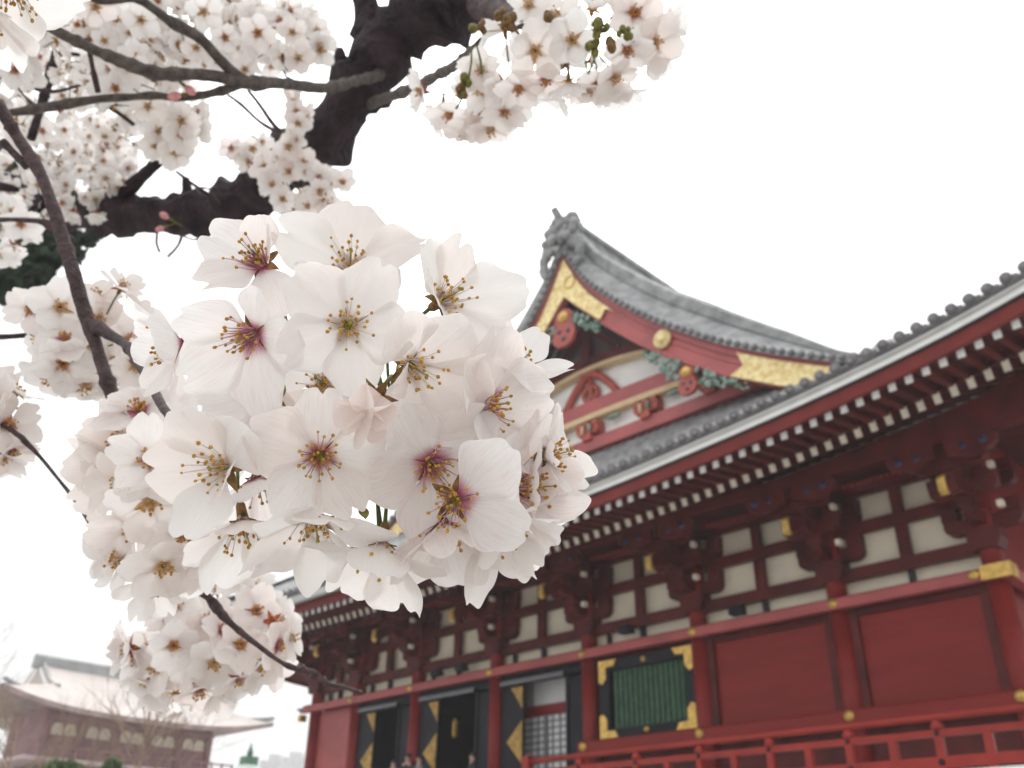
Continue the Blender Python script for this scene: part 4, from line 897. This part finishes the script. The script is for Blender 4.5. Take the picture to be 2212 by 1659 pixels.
branch([(-900,60,1.6,40),(-640,-120,1.1,40),(-260,-20,.72,34),(-40,190,.60,30),(40,300,.59,30),(85,372,.58,32),(115,450,.57,34),(148,555,.56,36),(165,612,.555,38),(188,690,.55,38),(213,762,.54,32),(240,848,.53,34),(300,1000,.53,30),(360,1150,.54,30),(418,1258,.56,24),(452,1292,.57,19),(470,1315,.57,22),(500,1348,.57,16),(565,1400,.57,14),(610,1432,.57,13),(645,1446,.57,14),(676,1452,.57,14),(705,1476,.57,11),(742,1484,.57,11),(783,1498,.57,8)],M['bark'],NEAR,'twig',.003,12,.13,.5,1)
branch([(200,700,.548,30),(240,725,.535,28),(272,745,.51,26),(303,790,.465,26),(330,838,.415,26),(358,888,.375,24),(400,925,.35,22),(520,930,.33,20),(640,860,.318,17),(760,900,.32,16)],M['bark'],NEAR,'twig',.003,12,.13,.6,2)
branch([(58,360,.585,22),(30,332,.585,20),(5,305,.585,16)],M['bark'],NEAR,'spur',.003,10,.14,.6,3)
branch([(640,860,.318,14),(720,960,.316,14),(800,1050,.312,12)],M['bark'],NEAR,'spur',.003,8,.12,.5,4)
for (x,y,d,w_) in ((672,1457,.57,13),(738,1484,.57,10),(700,1466,.57,10),(655,1440,.57,10),(242,855,.53,26),(778,1494,.57,9)):
    b=MB(); P=at(x,y,d); b.ball(P,w_/FPX*d*.45,8,6,sc=(1,1,1.2)); b.build('leaf_scar',M['bark2'],NEAR)

# ---- medium and far blossoms from a small set of patterns
LIB=[]
def lib(i,kind,openness):
    rg=random.Random(300+i); b=MB()
    for k in range(5):
        L=.0200*rg.uniform(.88,1.08); pp=petal_pts(L,L*rg.uniform(.82,.98),8,8,openness+rg.uniform(-.16,.26),rg.uniform(-.5,.25),rg.uniform(.05,.45),.06*rg.uniform(.5,1.4),rg.choice((.05,.1,.15,.2)),rg,2*pi*k/5+rg.uniform(-.1,.1),z0=(k%2)*.0003,tw=rg.uniform(-.2,.2))
        b.add(pp[0],pp[1],0,True,pp[2])
    me=b.build('blossom',M[PK[kind][0]]); pm_=me.data; bpy.data.objects.remove(me)
    b=MB(); add_stamens(b,rg,16,.0068,.00022,.0008,3,4,.62); o=b.build('stamens',[M[PK[kind][1]],M['anther']]); st=o.data; bpy.data.objects.remove(o)
    b=MB(); add_sepals(b,rg,.0088,.0050,.05,0); add_cup(b,1); b.tube([(0,0,-.006),(.001,0,-.012),(.003,.001,-.024)],.0007,5,2,False); o=b.build('calyx',[M['calyxr' if kind in 'rm' else 'calyx'],M['sepal'],M['pedicel']]); cx_=o.data; bpy.data.objects.remove(o)
    LIB.append((pm_,st,cx_))
for i,(k,op) in enumerate((('y',.2),('y',.35),('r',.25),('r',.3),('y',.5),('m',.15),('r',.6),('y',.1),('y',.85),('r',.95),('y',.7))): lib(i,k,op)
def blossom(T,x,y,d,dr,tl,size=1,kind=None,rg=random,stuff=None):
    P=at(x,y,d); n=face_dir(P,dr,tl); Mx=frame(n,UP)@Matrix.Rotation(rg.uniform(0,2*pi),4,'Z'); 
    i = kind if kind is not None else rg.randrange(len(LIB)); s=size*rg.uniform(.84,1.08)
    Mx=Matrix.Translation(P)@Mx@Matrix.Scale(s,4)
    if stuff is not None: stuff.append((Mx,LIB[i])); return
    o=obj('blossom',LIB[i][0],T,Mx); obj('stamens',LIB[i][1],o); obj('calyx',LIB[i][2],o); return o
def cluster(T,items,ctr,dz=.02,seed=0):
    """items: (x,y,depth[,dir,tilt[,kind]])"""
    rg=random.Random(seed)
    for it in items:
        x,y,d=it[:3]
        if len(it)>3 and it[3] is not None: dr,tl=it[3],it[4]
        else: dr,tl=math.degrees(atan2(ctr[1]-y,x-ctr[0]))+rg.uniform(-40,40),rg.uniform(5,55)
        blossom(T,x,y,d+rg.uniform(-dz,dz)*.3,dr,tl,1,it[5] if len(it)>5 else None,rg)
def fill(T,areas,d0,d1,seed,spread=1,tl=(10,85),size=1,stuff=None):
    rg=random.Random(seed)
    for (x,y,rx,ry,n) in areas:
        for k in range(n):
            a=2*pi*rg.random(); q=sqrt(rg.random()); px,py=x+cos(a)*q*rx,y+sin(a)*q*ry
            dr=math.degrees(atan2(y-py,px-x))+rg.uniform(-50,50); blossom(T,px,py,rg.uniform(d0,d1),dr,rg.uniform(*tl),size,None,rg,stuff)
# the slightly soft cluster left of the sharp one
cluster(NEAR,[(t[0]+max(0,(270-t[0])*.55),)+t[1:2]+(t[2]+.012,)+t[3:] for t in [(327,990,.40,200,15,2),(325,1082,.405,-80,40,0),(398,1152,.40,-80,42,2),(352,1222,.41,-80,35,0),(247,1212,.42,180,50,1),(303,888,.44,110,55,5),(245,960,.44,170,45),(252,1045,.43,195,45),(292,1140,.42,-120,45),(405,1232,.415,-70,52),(385,955,.43,60,40),(430,1095,.42,-30,45),(212,1190,.435,180,70),(205,1000,.45,185,75),(330,1265,.42,-95,60),(440,1010,.43,20,40),(275,925,.45,150,40),(370,880,.45,80,60),(190,1065,.45,200,75),(450,1190,.42,-50,60)]],(340,1070),.02,1)
cluster(NEAR,[(68,668,.62,170,14,3),(130,664,.62,80,8,0),(213,690,.64,60,12,1),(262,622,.64,60,70,3),(140,733,.61,90,45,5),(135,785,.60,-60,12,2),(196,745,.62,0,30,1),(276,735,.62,20,30,3),(290,790,.61,-20,25,1),(240,780,.63,0,40),(105,810,.62,-120,60),(185,830,.62,-95,60),(300,700,.64,20,50),(210,640,.65,90,60),(90,740,.63,180,60),(250,690,.66,40,40),(240,835,.63,-80,70),(305,750,.64,0,65),(160,700,.66,100,40),(130,770,.65,0,20),(255,765,.66,0,20),(210,800,.66,0,20),(290,850,.62,-80,50)],(190,720),.02,2)
cluster(NEAR,[(384,1307,.66,120,20,2),(360,1330,.66,160,30,3),(374,1394,.65,-60,10,2),(417,1379,.66,90,25,3),(446,1342,.66,60,25,3),(480,1362,.66,30,40,5),(518,1392,.65,10,25,2),(553,1320,.67,40,20,3),(506,1248,.68,70,30,1),(461,1431,.65,-90,30,0),(516,1466,.65,-80,60,3),(340,1441,.66,190,35,0),(421,1439,.65,-90,35,0),(280,1400,.67,180,70),(318,1475,.66,-130,70),(430,1490,.66,-90,70),(560,1440,.66,-40,60),(600,1392,.66,-10,60),(545,1262,.68,80,50),(470,1275,.68,90,55),(628,1378,.67,0,70),(580,1300,.68,40,50),(320,1400,.68,180,40),(390,1440,.68,-90,30),(560,1390,.68,0,20),(500,1440,.68,-60,30),(450,1390,.69,0,15),(400,1340,.69,90,30),(300,1425,.67,190,60),(350,1480,.67,-110,65),(480,1490,.67,-90,75),(600,1340,.68,20,60),(530,1340,.69,30,20),(590,1440,.68,-30,60),(380,1500,.68,-100,70),(260,1395,.68,180,80)],(450,1385),.02,3)
b=MB(); P=at(588,1342,.66); add_sepals(b,random.Random(4),.0075,.0042,.1,0); add_stamens(b,random.Random(5),14,.006,.0003,.0007,3,4,.8); add_cup(b,0); b.build('spent_calyx',[M['pend'],M['anther']],NEAR,Matrix.Translation(P)@frame(face_dir(P,0,10),UP))
def buds(T,L,mats):
    for (x,y,d,dr,tl,s) in L:
        P=at(x,y,d); b=MB(); b.tube([(0,0,-.02),(0,0,-.008)],.0006,5,1,False); b.tube([(0,0,-.008),(0,0,-.004),(0,0,0)],[.0012,.0017,.0015],8,1); b.ball((0,0,.0045),.0042,9,7,0,sc=(.85,.85,1.35)); b.build('flower_bud',mats,T,Matrix.Translation(P)@frame(face_dir(P,dr,tl),UP)@Matrix.Scale(s,4))
# small separate twig at the left edge
TW=thing('cherry_branch','thin bare twig slanting down from a few blurred blossoms cut by the left edge','cherry branch')
branch([(-620,690,.8,16),(-300,830,.62,14),(-30,905,.56,12),(40,940,.55,14),(52,952,.55,16),(85,985,.55,9),(130,1040,.54,9),(170,1092,.53,11),(210,1160,.52,10),(235,1200,.50,9)],M['bark'],TW,'twig',.003,10,.14,.5,6)
cluster(TW,[(0,872,.56,170,50),(14,918,.56,0,35),(-25,850,.57,120,40),(26,972,.56,-60,60),(5,985,.56,-100,60),(-20,940,.57,180,30),(36,850,.57,50,80)],(0,920),.01,5)
# one near blossom in the corner
CB=thing('cherry_blossom','single near white blossom cut off by the top left corner of the picture','blossom')
hero(25,-35,.285,-70,50,-60,1.15,'y',{0:dict(L=1.15,W=1.1,c=.1)},parent=CB,seed=400,node=at(-60,-120,.30))
hero(-35,20,.290,-120,60,-30,1.1,'y',{},parent=CB,seed=401,node=at(-60,-120,.30))

branch([(-60,-120,.30,14),(-260,-330,.36,18),(-500,-500,.46,20)],M['bark'],CB,'twig',.003,10,.12,.4,8)
# ---- the tree: dark limb, side branches and its blossom
TREE=thing('cherry_tree','old cherry tree with a thick dark crooked limb and many soft white blossom clusters','cherry tree')
branch([(1160,-90,1.30,165),(1010,-22,1.31,165),(930,22,1.32,155),(852,85,1.33,140),(797,158,1.34,128),(754,220,1.35,118),(715,285,1.36,112),(668,322,1.38,112),(600,372,1.41,112),(540,425,1.44,108),(470,458,1.46,94),(400,464,1.48,80),(320,464,1.50,82),(215,462,1.53,84),(120,450,1.58,86),(0,420,1.66,84),(-120,380,1.75,84),(-500,230,1.85,90),(-900,60,1.9,90)],M['limb'],TREE,'limb',.010,22,.24,.8,10)
trunk=[at(1160,-90,1.30),at(1520,-330,1.33),at(2150,-560,1.35)]+[CAM+RT*1.75+hd*.75+Vector((0,0,z)) for z in (1.6,.9,.2,-.6,-1.2,-1.65)]
b=MB(); sp_=[p for p,t in spline(trunk,.03)]; b.tube(sp_,[lerp(.052,.17,(k/len(sp_))**1.3)*(1+.12*noise.noise(p*9)) for k,p in enumerate(sp_)],22); b.build('trunk',M['limb'],TREE)
branch([(560,440,1.45,70),(545,465,1.44,64),(530,488,1.44,30)],M['limb'],TREE,'broken_stub',.01,12,.2,.5,11)
branch([(800,130,1.34,80),(795,40,1.34,62),(775,-40,1.34,52)],M['limb'],TREE,'limb',.01,14,.14,.5,12)
branch([(770,190,1.33,60),(740,150,1.32,40),(732,105,1.32,26)],M['limb'],TREE,'broken_stub',.008,12,.2,.5,13)
branch([(235,440,1.52,44),(270,415,1.50,36),(310,378,1.48,30),(345,345,1.46,22),(380,300,1.44,16)],M['limb'],TREE,'branch',.008,12,.14,.5,14)
branch([(408,450,1.47,44),(404,410,1.46,24),(401,384,1.46,12)],M['limb'],TREE,'broken_stub',.008,10,.2,.5,15)
branch([(470,455,1.45,20),(462,430,1.44,11),(420,400,1.43,7),(380,370,1.42,6)],M['limb'],TREE,'branch',.008,8,.12,.4,16)
B2=M['bark2']
branch([(-420,-230,.95,28),(-60,-30,.86,28),(75,40,.88,27),(140,76,.89,27),(205,108,.90,27),(272,136,.91,29),(335,158,.92,32),(395,160,.93,29),(460,164,.95,29),(520,178,.97,34),(560,180,.99,34),(610,180,1.03,28),(700,190,1.12,28),(765,176,1.22,26),(808,166,1.285,24),(845,148,1.36,24)],B2,TREE,'branch',.005,12,.12,.6,20)
branch([(-200,-330,.9,22),(150,-30,.90,22),(290,-4,.91,24),(330,18,.92,24),(372,48,.925,24),(432,82,.935,26),(470,124,.95,26),(505,158,.965,30),(535,178,.98,34)],B2,TREE,'branch',.005,12,.12,.6,21)
branch([(-360,330,1.1,20),(-40,246,.92,16),(20,244,.92,20),(110,230,.93,24),(213,214,.93,22),(280,210,.94,18),(333,206,.95,24),(385,212,.96,14),(442,205,.96,20),(500,190,.97,22),(540,176,.98,24)],B2,TREE,'branch',.005,12,.12,.6,22)
branch([(150,35,1.25,26),(132,80,1.24,24),(120,125,1.23,22),(108,165,1.22,20),(90,226,1.20,18),(67,300,1.18,20)],M['limb'],TREE,'branch',.006,12,.12,.6,23)
branch([(124,117,1.23,14),(150,116,1.23,10),(172,119,1.23,8)],M['limb'],TREE,'branch',.006,8,.12,.5,24)
branch([(188,85,.90,15),(193,110,.91,14),(201,150,.92,12),(212,200,.93,14)],M['bark'],TREE,'branch',.005,10,.12,.5,25)
branch([(35,175,1.1,8),(60,185,1.1,7),(96,196,1.1,8),(130,196,1.1,8),(190,178,1.1,7)],M['bark'],TREE,'branch',.005,8,.12,.5,26)
branch([(36,185,1.1,6),(50,205,1.1,6),(78,230,1.1,7)],M['bark'],TREE,'branch',.005,8,.12,.5,27)
branch([(-40,478,.95,14),(20,474,.95,12),(60,476,.95,15),(95,480,.95,18),(125,500,.95,20),(160,520,.95,14)],M['bark'],TREE,'branch',.005,10,.14,.5,28)
branch([(-20,400,1.2,26),(15,405,1.2,20),(40,410,1.2,12)],M['limb'],TREE,'branch',.006,8,.14,.5,29)
branch([(-60,728,.80,14),(0,728,.80,12),(60,724,.80,12),(120,720,.79,10)],M['limb'],TREE,'branch',.006,8,.12,.5,30)
for k,sp in enumerate((((492,205,1.0,6),(520,225,1.0,6),(560,262,1.0,7),(592,282,1.02,10)),((536,195,1.0,7),(562,228,1.0,8),(585,262,1.02,10),(605,285,1.04,12)),((340,500,1.3,5),(338,525,1.3,5),(345,545,1.3,6)),((395,500,1.3,8),(385,530,1.3,6),(362,555,1.3,7)),((385,505,1.3,4),(420,518,1.3,4),(450,510,1.3,4)),((355,440,1.2,4),(440,405,1.25,4),(475,440,1.3,4)),((612,152,1.05,5),(618,165,1.05,5),(632,172,1.05,6)),((612,115,1.05,7),(610,130,1.05,6),(622,152,1.05,7)),((200,215,1.0,8),(250,240,1.02,9),(290,270,1.03,9)))):
    branch(list(sp),M['bark'],TREE,'twig',.006,6,.1,.4,40+k)
branch([(780,236,1.40,34),(815,218,1.285,28),(852,206,1.18,26),(900,186,1.05,26),(945,162,.95,22),(985,140,.85,22),(1020,105,.79,18),(1080,60,.76,18),(1160,60,.75,16),(1250,70,.75,14),(1310,65,.75,14)],B2,TREE,'branch',.005,12,.12,.6,50)
for k,(sx,sy,ex,ey) in enumerate(((1018,100,1012,170),(1030,100,1040,160),(1102,55,1130,85),(1106,60,1140,100),(1345,75,1370,60),(1345,80,1380,95),(1220,100,1229,170),(1000,200,985,235),(1290,100,1270,160))): branch([(sx,sy,.62,5),((sx+ex)/2+3,(sy+ey)/2,.62,5),(ex,ey,.62,6)],M['pedicel'],TREE,'flower_stalk',.004,6,.05,.1,70+k)
branch([(1040,10,1.1,60),(1090,30,.95,40),(1150,35,.85,30),(1230,55,.78,18)],M['bark'],TREE,'branch',.006,12,.2,.8,51)
for (x,y,d,w_) in ((1000,200,.66,26),(1004,172,.66,24),(1296,66,.60,34),(1318,92,.60,28),(1345,72,.60,26),(1102,52,.61,28),(1020,60,.64,22),(1278,98,.60,24),(1190,42,.61,24),(1085,30,.62,26),(1040,60,.62,20)):
    if d:
        b=MB(); rg=random.Random(int(x)); P=at(x,y,d); r=w_/FPX*d*.5
        for k in range(5): b.ball(P+Vector((rg.gauss(0,.5)*r,rg.gauss(0,.5)*r,rg.gauss(0,.7)*r)),r*rg.uniform(.45,.8),7,5,sc=(1,1,1.5))
        b.build('bud_scale',[M['sepalg'] if rg.random()<.35 else M['sepal']],TREE)
buds(TREE,[(362,470,1.3,150,60,1.3),(352,492,1.3,200,60,1.2),(402,188,.94,-40,60,1.2),(388,206,.94,190,60,1.3)],[mat('pink_bud',(.72,.30,.30),.5,.2,300),M['sepalg']])
# clusters with their own visible flowers
TL=[(206,13,.95),(304,43,.95),(439,25,.97),(632,70,1.05),(644,126,1.05),(557,70,1.02),(486,80,1.0),(424,103,.98),(529,150,1.02),(276,143,.96),(250,190,.96),(320,230,.97),(393,261,.97),(334,314,1.0),(379,330,1.0),(341,283,1.0),(33,111,.95),(33,151,.95),(640,240,1.15),(644,266,1.15),(622,316,1.15),(624,371,1.15),(580,388,1.15),(690,412,1.12),(665,444,1.12),(522,330,1.25),(546,320,1.25)]
cluster(TREE,[(x,y,d,random.Random(i).uniform(0,360),random.Random(i).uniform(4,26),random.Random(i).choice((0,1,1,7,2))) for i,(x,y,d) in enumerate(TL)],(300,150),.02,11)
TR=[(1155,110,.74,0,12,0),(1235,87,.74,40,14,0),(1370,28,.75,40,28,2),(1413,91,.75,0,24,0),(1040,152,.80,150,25,1),(1042,193,.80,180,20,1),(1354,108,.75,-60,35,3),(1142,13,.77,90,30,1),(1018,260,.85,-95,40,2),(971,247,.88,-100,50,2),(958,222,.90,-90,95,1),(1229,175,.75,-85,98,4),(1120,190,.76,-90,35,2),(1294,178,.76,-85,50,2),(1328,165,.75,-60,45,1),(912,199,.98,180,70,3),(1198,35,.77,90,40,1),(1090,65,.78,100,80,0),(1180,170,.76,-90,50),(1268,192,.77,-90,70),(1400,128,.76,-40,55),(1345,195,.77,-80,70),(1090,240,.80,-80,45),(1060,278,.84,-90,60),(1005,285,.86,-100,65),(1340,10,.77,60,50),(1432,60,.76,20,70),(1085,180,.79,-120,30),(950,265,.92,-140,70),(1040,235,.83,-60,40),(1280,20,.79,80,60),(1200,200,.78,-100,75),(1100,215,.8,-60,55)]
TR=[(t[0],t[1],t[2]*.84)+tuple(t[3:]) for t in TR]
cluster(TREE,TR,(1190,130),.02,12)
LC=[(590,400,1.14),(600,340,1.15),(640,300,1.15),(655,350,1.15),(570,360,1.16),(610,430,1.14),(650,415,1.13),(700,430,1.12),(740,395,1.12),(715,450,1.12),(635,220,1.17),(660,250,1.17),(500,320,1.25),(540,350,1.25),(640,455,1.13),(662,374,1.15),(692,380,1.15),(632,362,1.16),(712,400,1.14),(690,385,1.14),(565,305,1.2)]
cluster(TREE,[(x,y,d,random.Random(i+99).uniform(0,360),random.Random(i+9).uniform(10,60)) for i,(x,y,d) in enumerate(LC)],(630,370),.02,13)
ST=[]
fill(TREE,[(180,60,190,90,60),(420,60,170,90,60),(590,80,110,75,26),(250,120,200,60,26)],1.06,1.2,21,stuff=ST)
fill(TREE,[(370,270,75,75,14),(300,180,90,60,12),(40,60,90,90,14)],.98,1.08,22,stuff=ST)
fill(TREE,[(120,330,150,120,90),(60,420,110,90,50),(230,330,70,80,34),(180,420,60,60,22)],1.45,1.75,23,stuff=ST)
fill(TREE,[(20,500,50,60,10),(5,170,60,90,14)],1.0,1.1,24,stuff=ST)
fill(TREE,[(150,200,170,90,46),(330,150,150,70,26)],1.25,1.5,25,stuff=ST)
fill(TREE,[(1190,140,200,60,10)],.74,.80,26,tl=(70,120),stuff=ST)
# the far mass: many small flowers nobody could count, in one object
b=MB(); vs=[];fs=[];mi=[];uvl=[];sl=[]
order=[M['calyxr'],M['petal'],M['petalm'],M['petalr'],M['petalp'],M['filament'],M['filamentp'],M['anther'],M['calyx'],M['sepal'],M['pedicel']]; idx={m.name:i for i,m in enumerate(order)}
me=bpy.data.meshes.new('blossom_mass'); base_=0
for Mx,(pm_,st,cx_) in ST:
    for msh in (pm_,st,cx_):
        ul=msh.uv_layers.active
        for v in msh.vertices: vs.append(tuple(Mx@v.co))
        for p in msh.polygons:
            fs.append([base_+i for i in p.vertices]); mi.append(idx[msh.materials[p.material_index].name]); sl.append(True)
            for l in p.loop_indices: uvl.append(tuple(ul.data[l].uv) if ul else (0,0))
        base_+=len(msh.vertices)
me.from_pydata(vs,[],fs)
for m_ in order: me.materials.append(m_)
me.polygons.foreach_set('material_index',mi); me.polygons.foreach_set('use_smooth',sl)
l_=me.uv_layers.new(name='UVMap'); l_.data.foreach_set('uv',[c for q in uvl for c in q]); me.update()
o=obj('blossom',me,TREE); o['kind']='stuff'

# ------------------------------------------------------------------ air
b=MB(); b.box((-260,-120,-1),(120,200,60)); hz=b.build('haze',M['white']); struct(hz,'stuff')
hm=bpy.data.materials.new('pale_air'); hm.use_nodes=True; t=hm.node_tree; t.nodes.clear(); pv=t.nodes.new('ShaderNodeVolumePrincipled'); pv.inputs['Color'].default_value=(.97,.97,.98,1); pv.inputs['Density'].default_value=.001; pv.inputs['Anisotropy'].default_value=.3
om=t.nodes.new('ShaderNodeOutputMaterial'); t.links.new(pv.outputs[0],om.inputs['Volume']); hz.data.materials.clear(); hz.data.materials.append(hm)
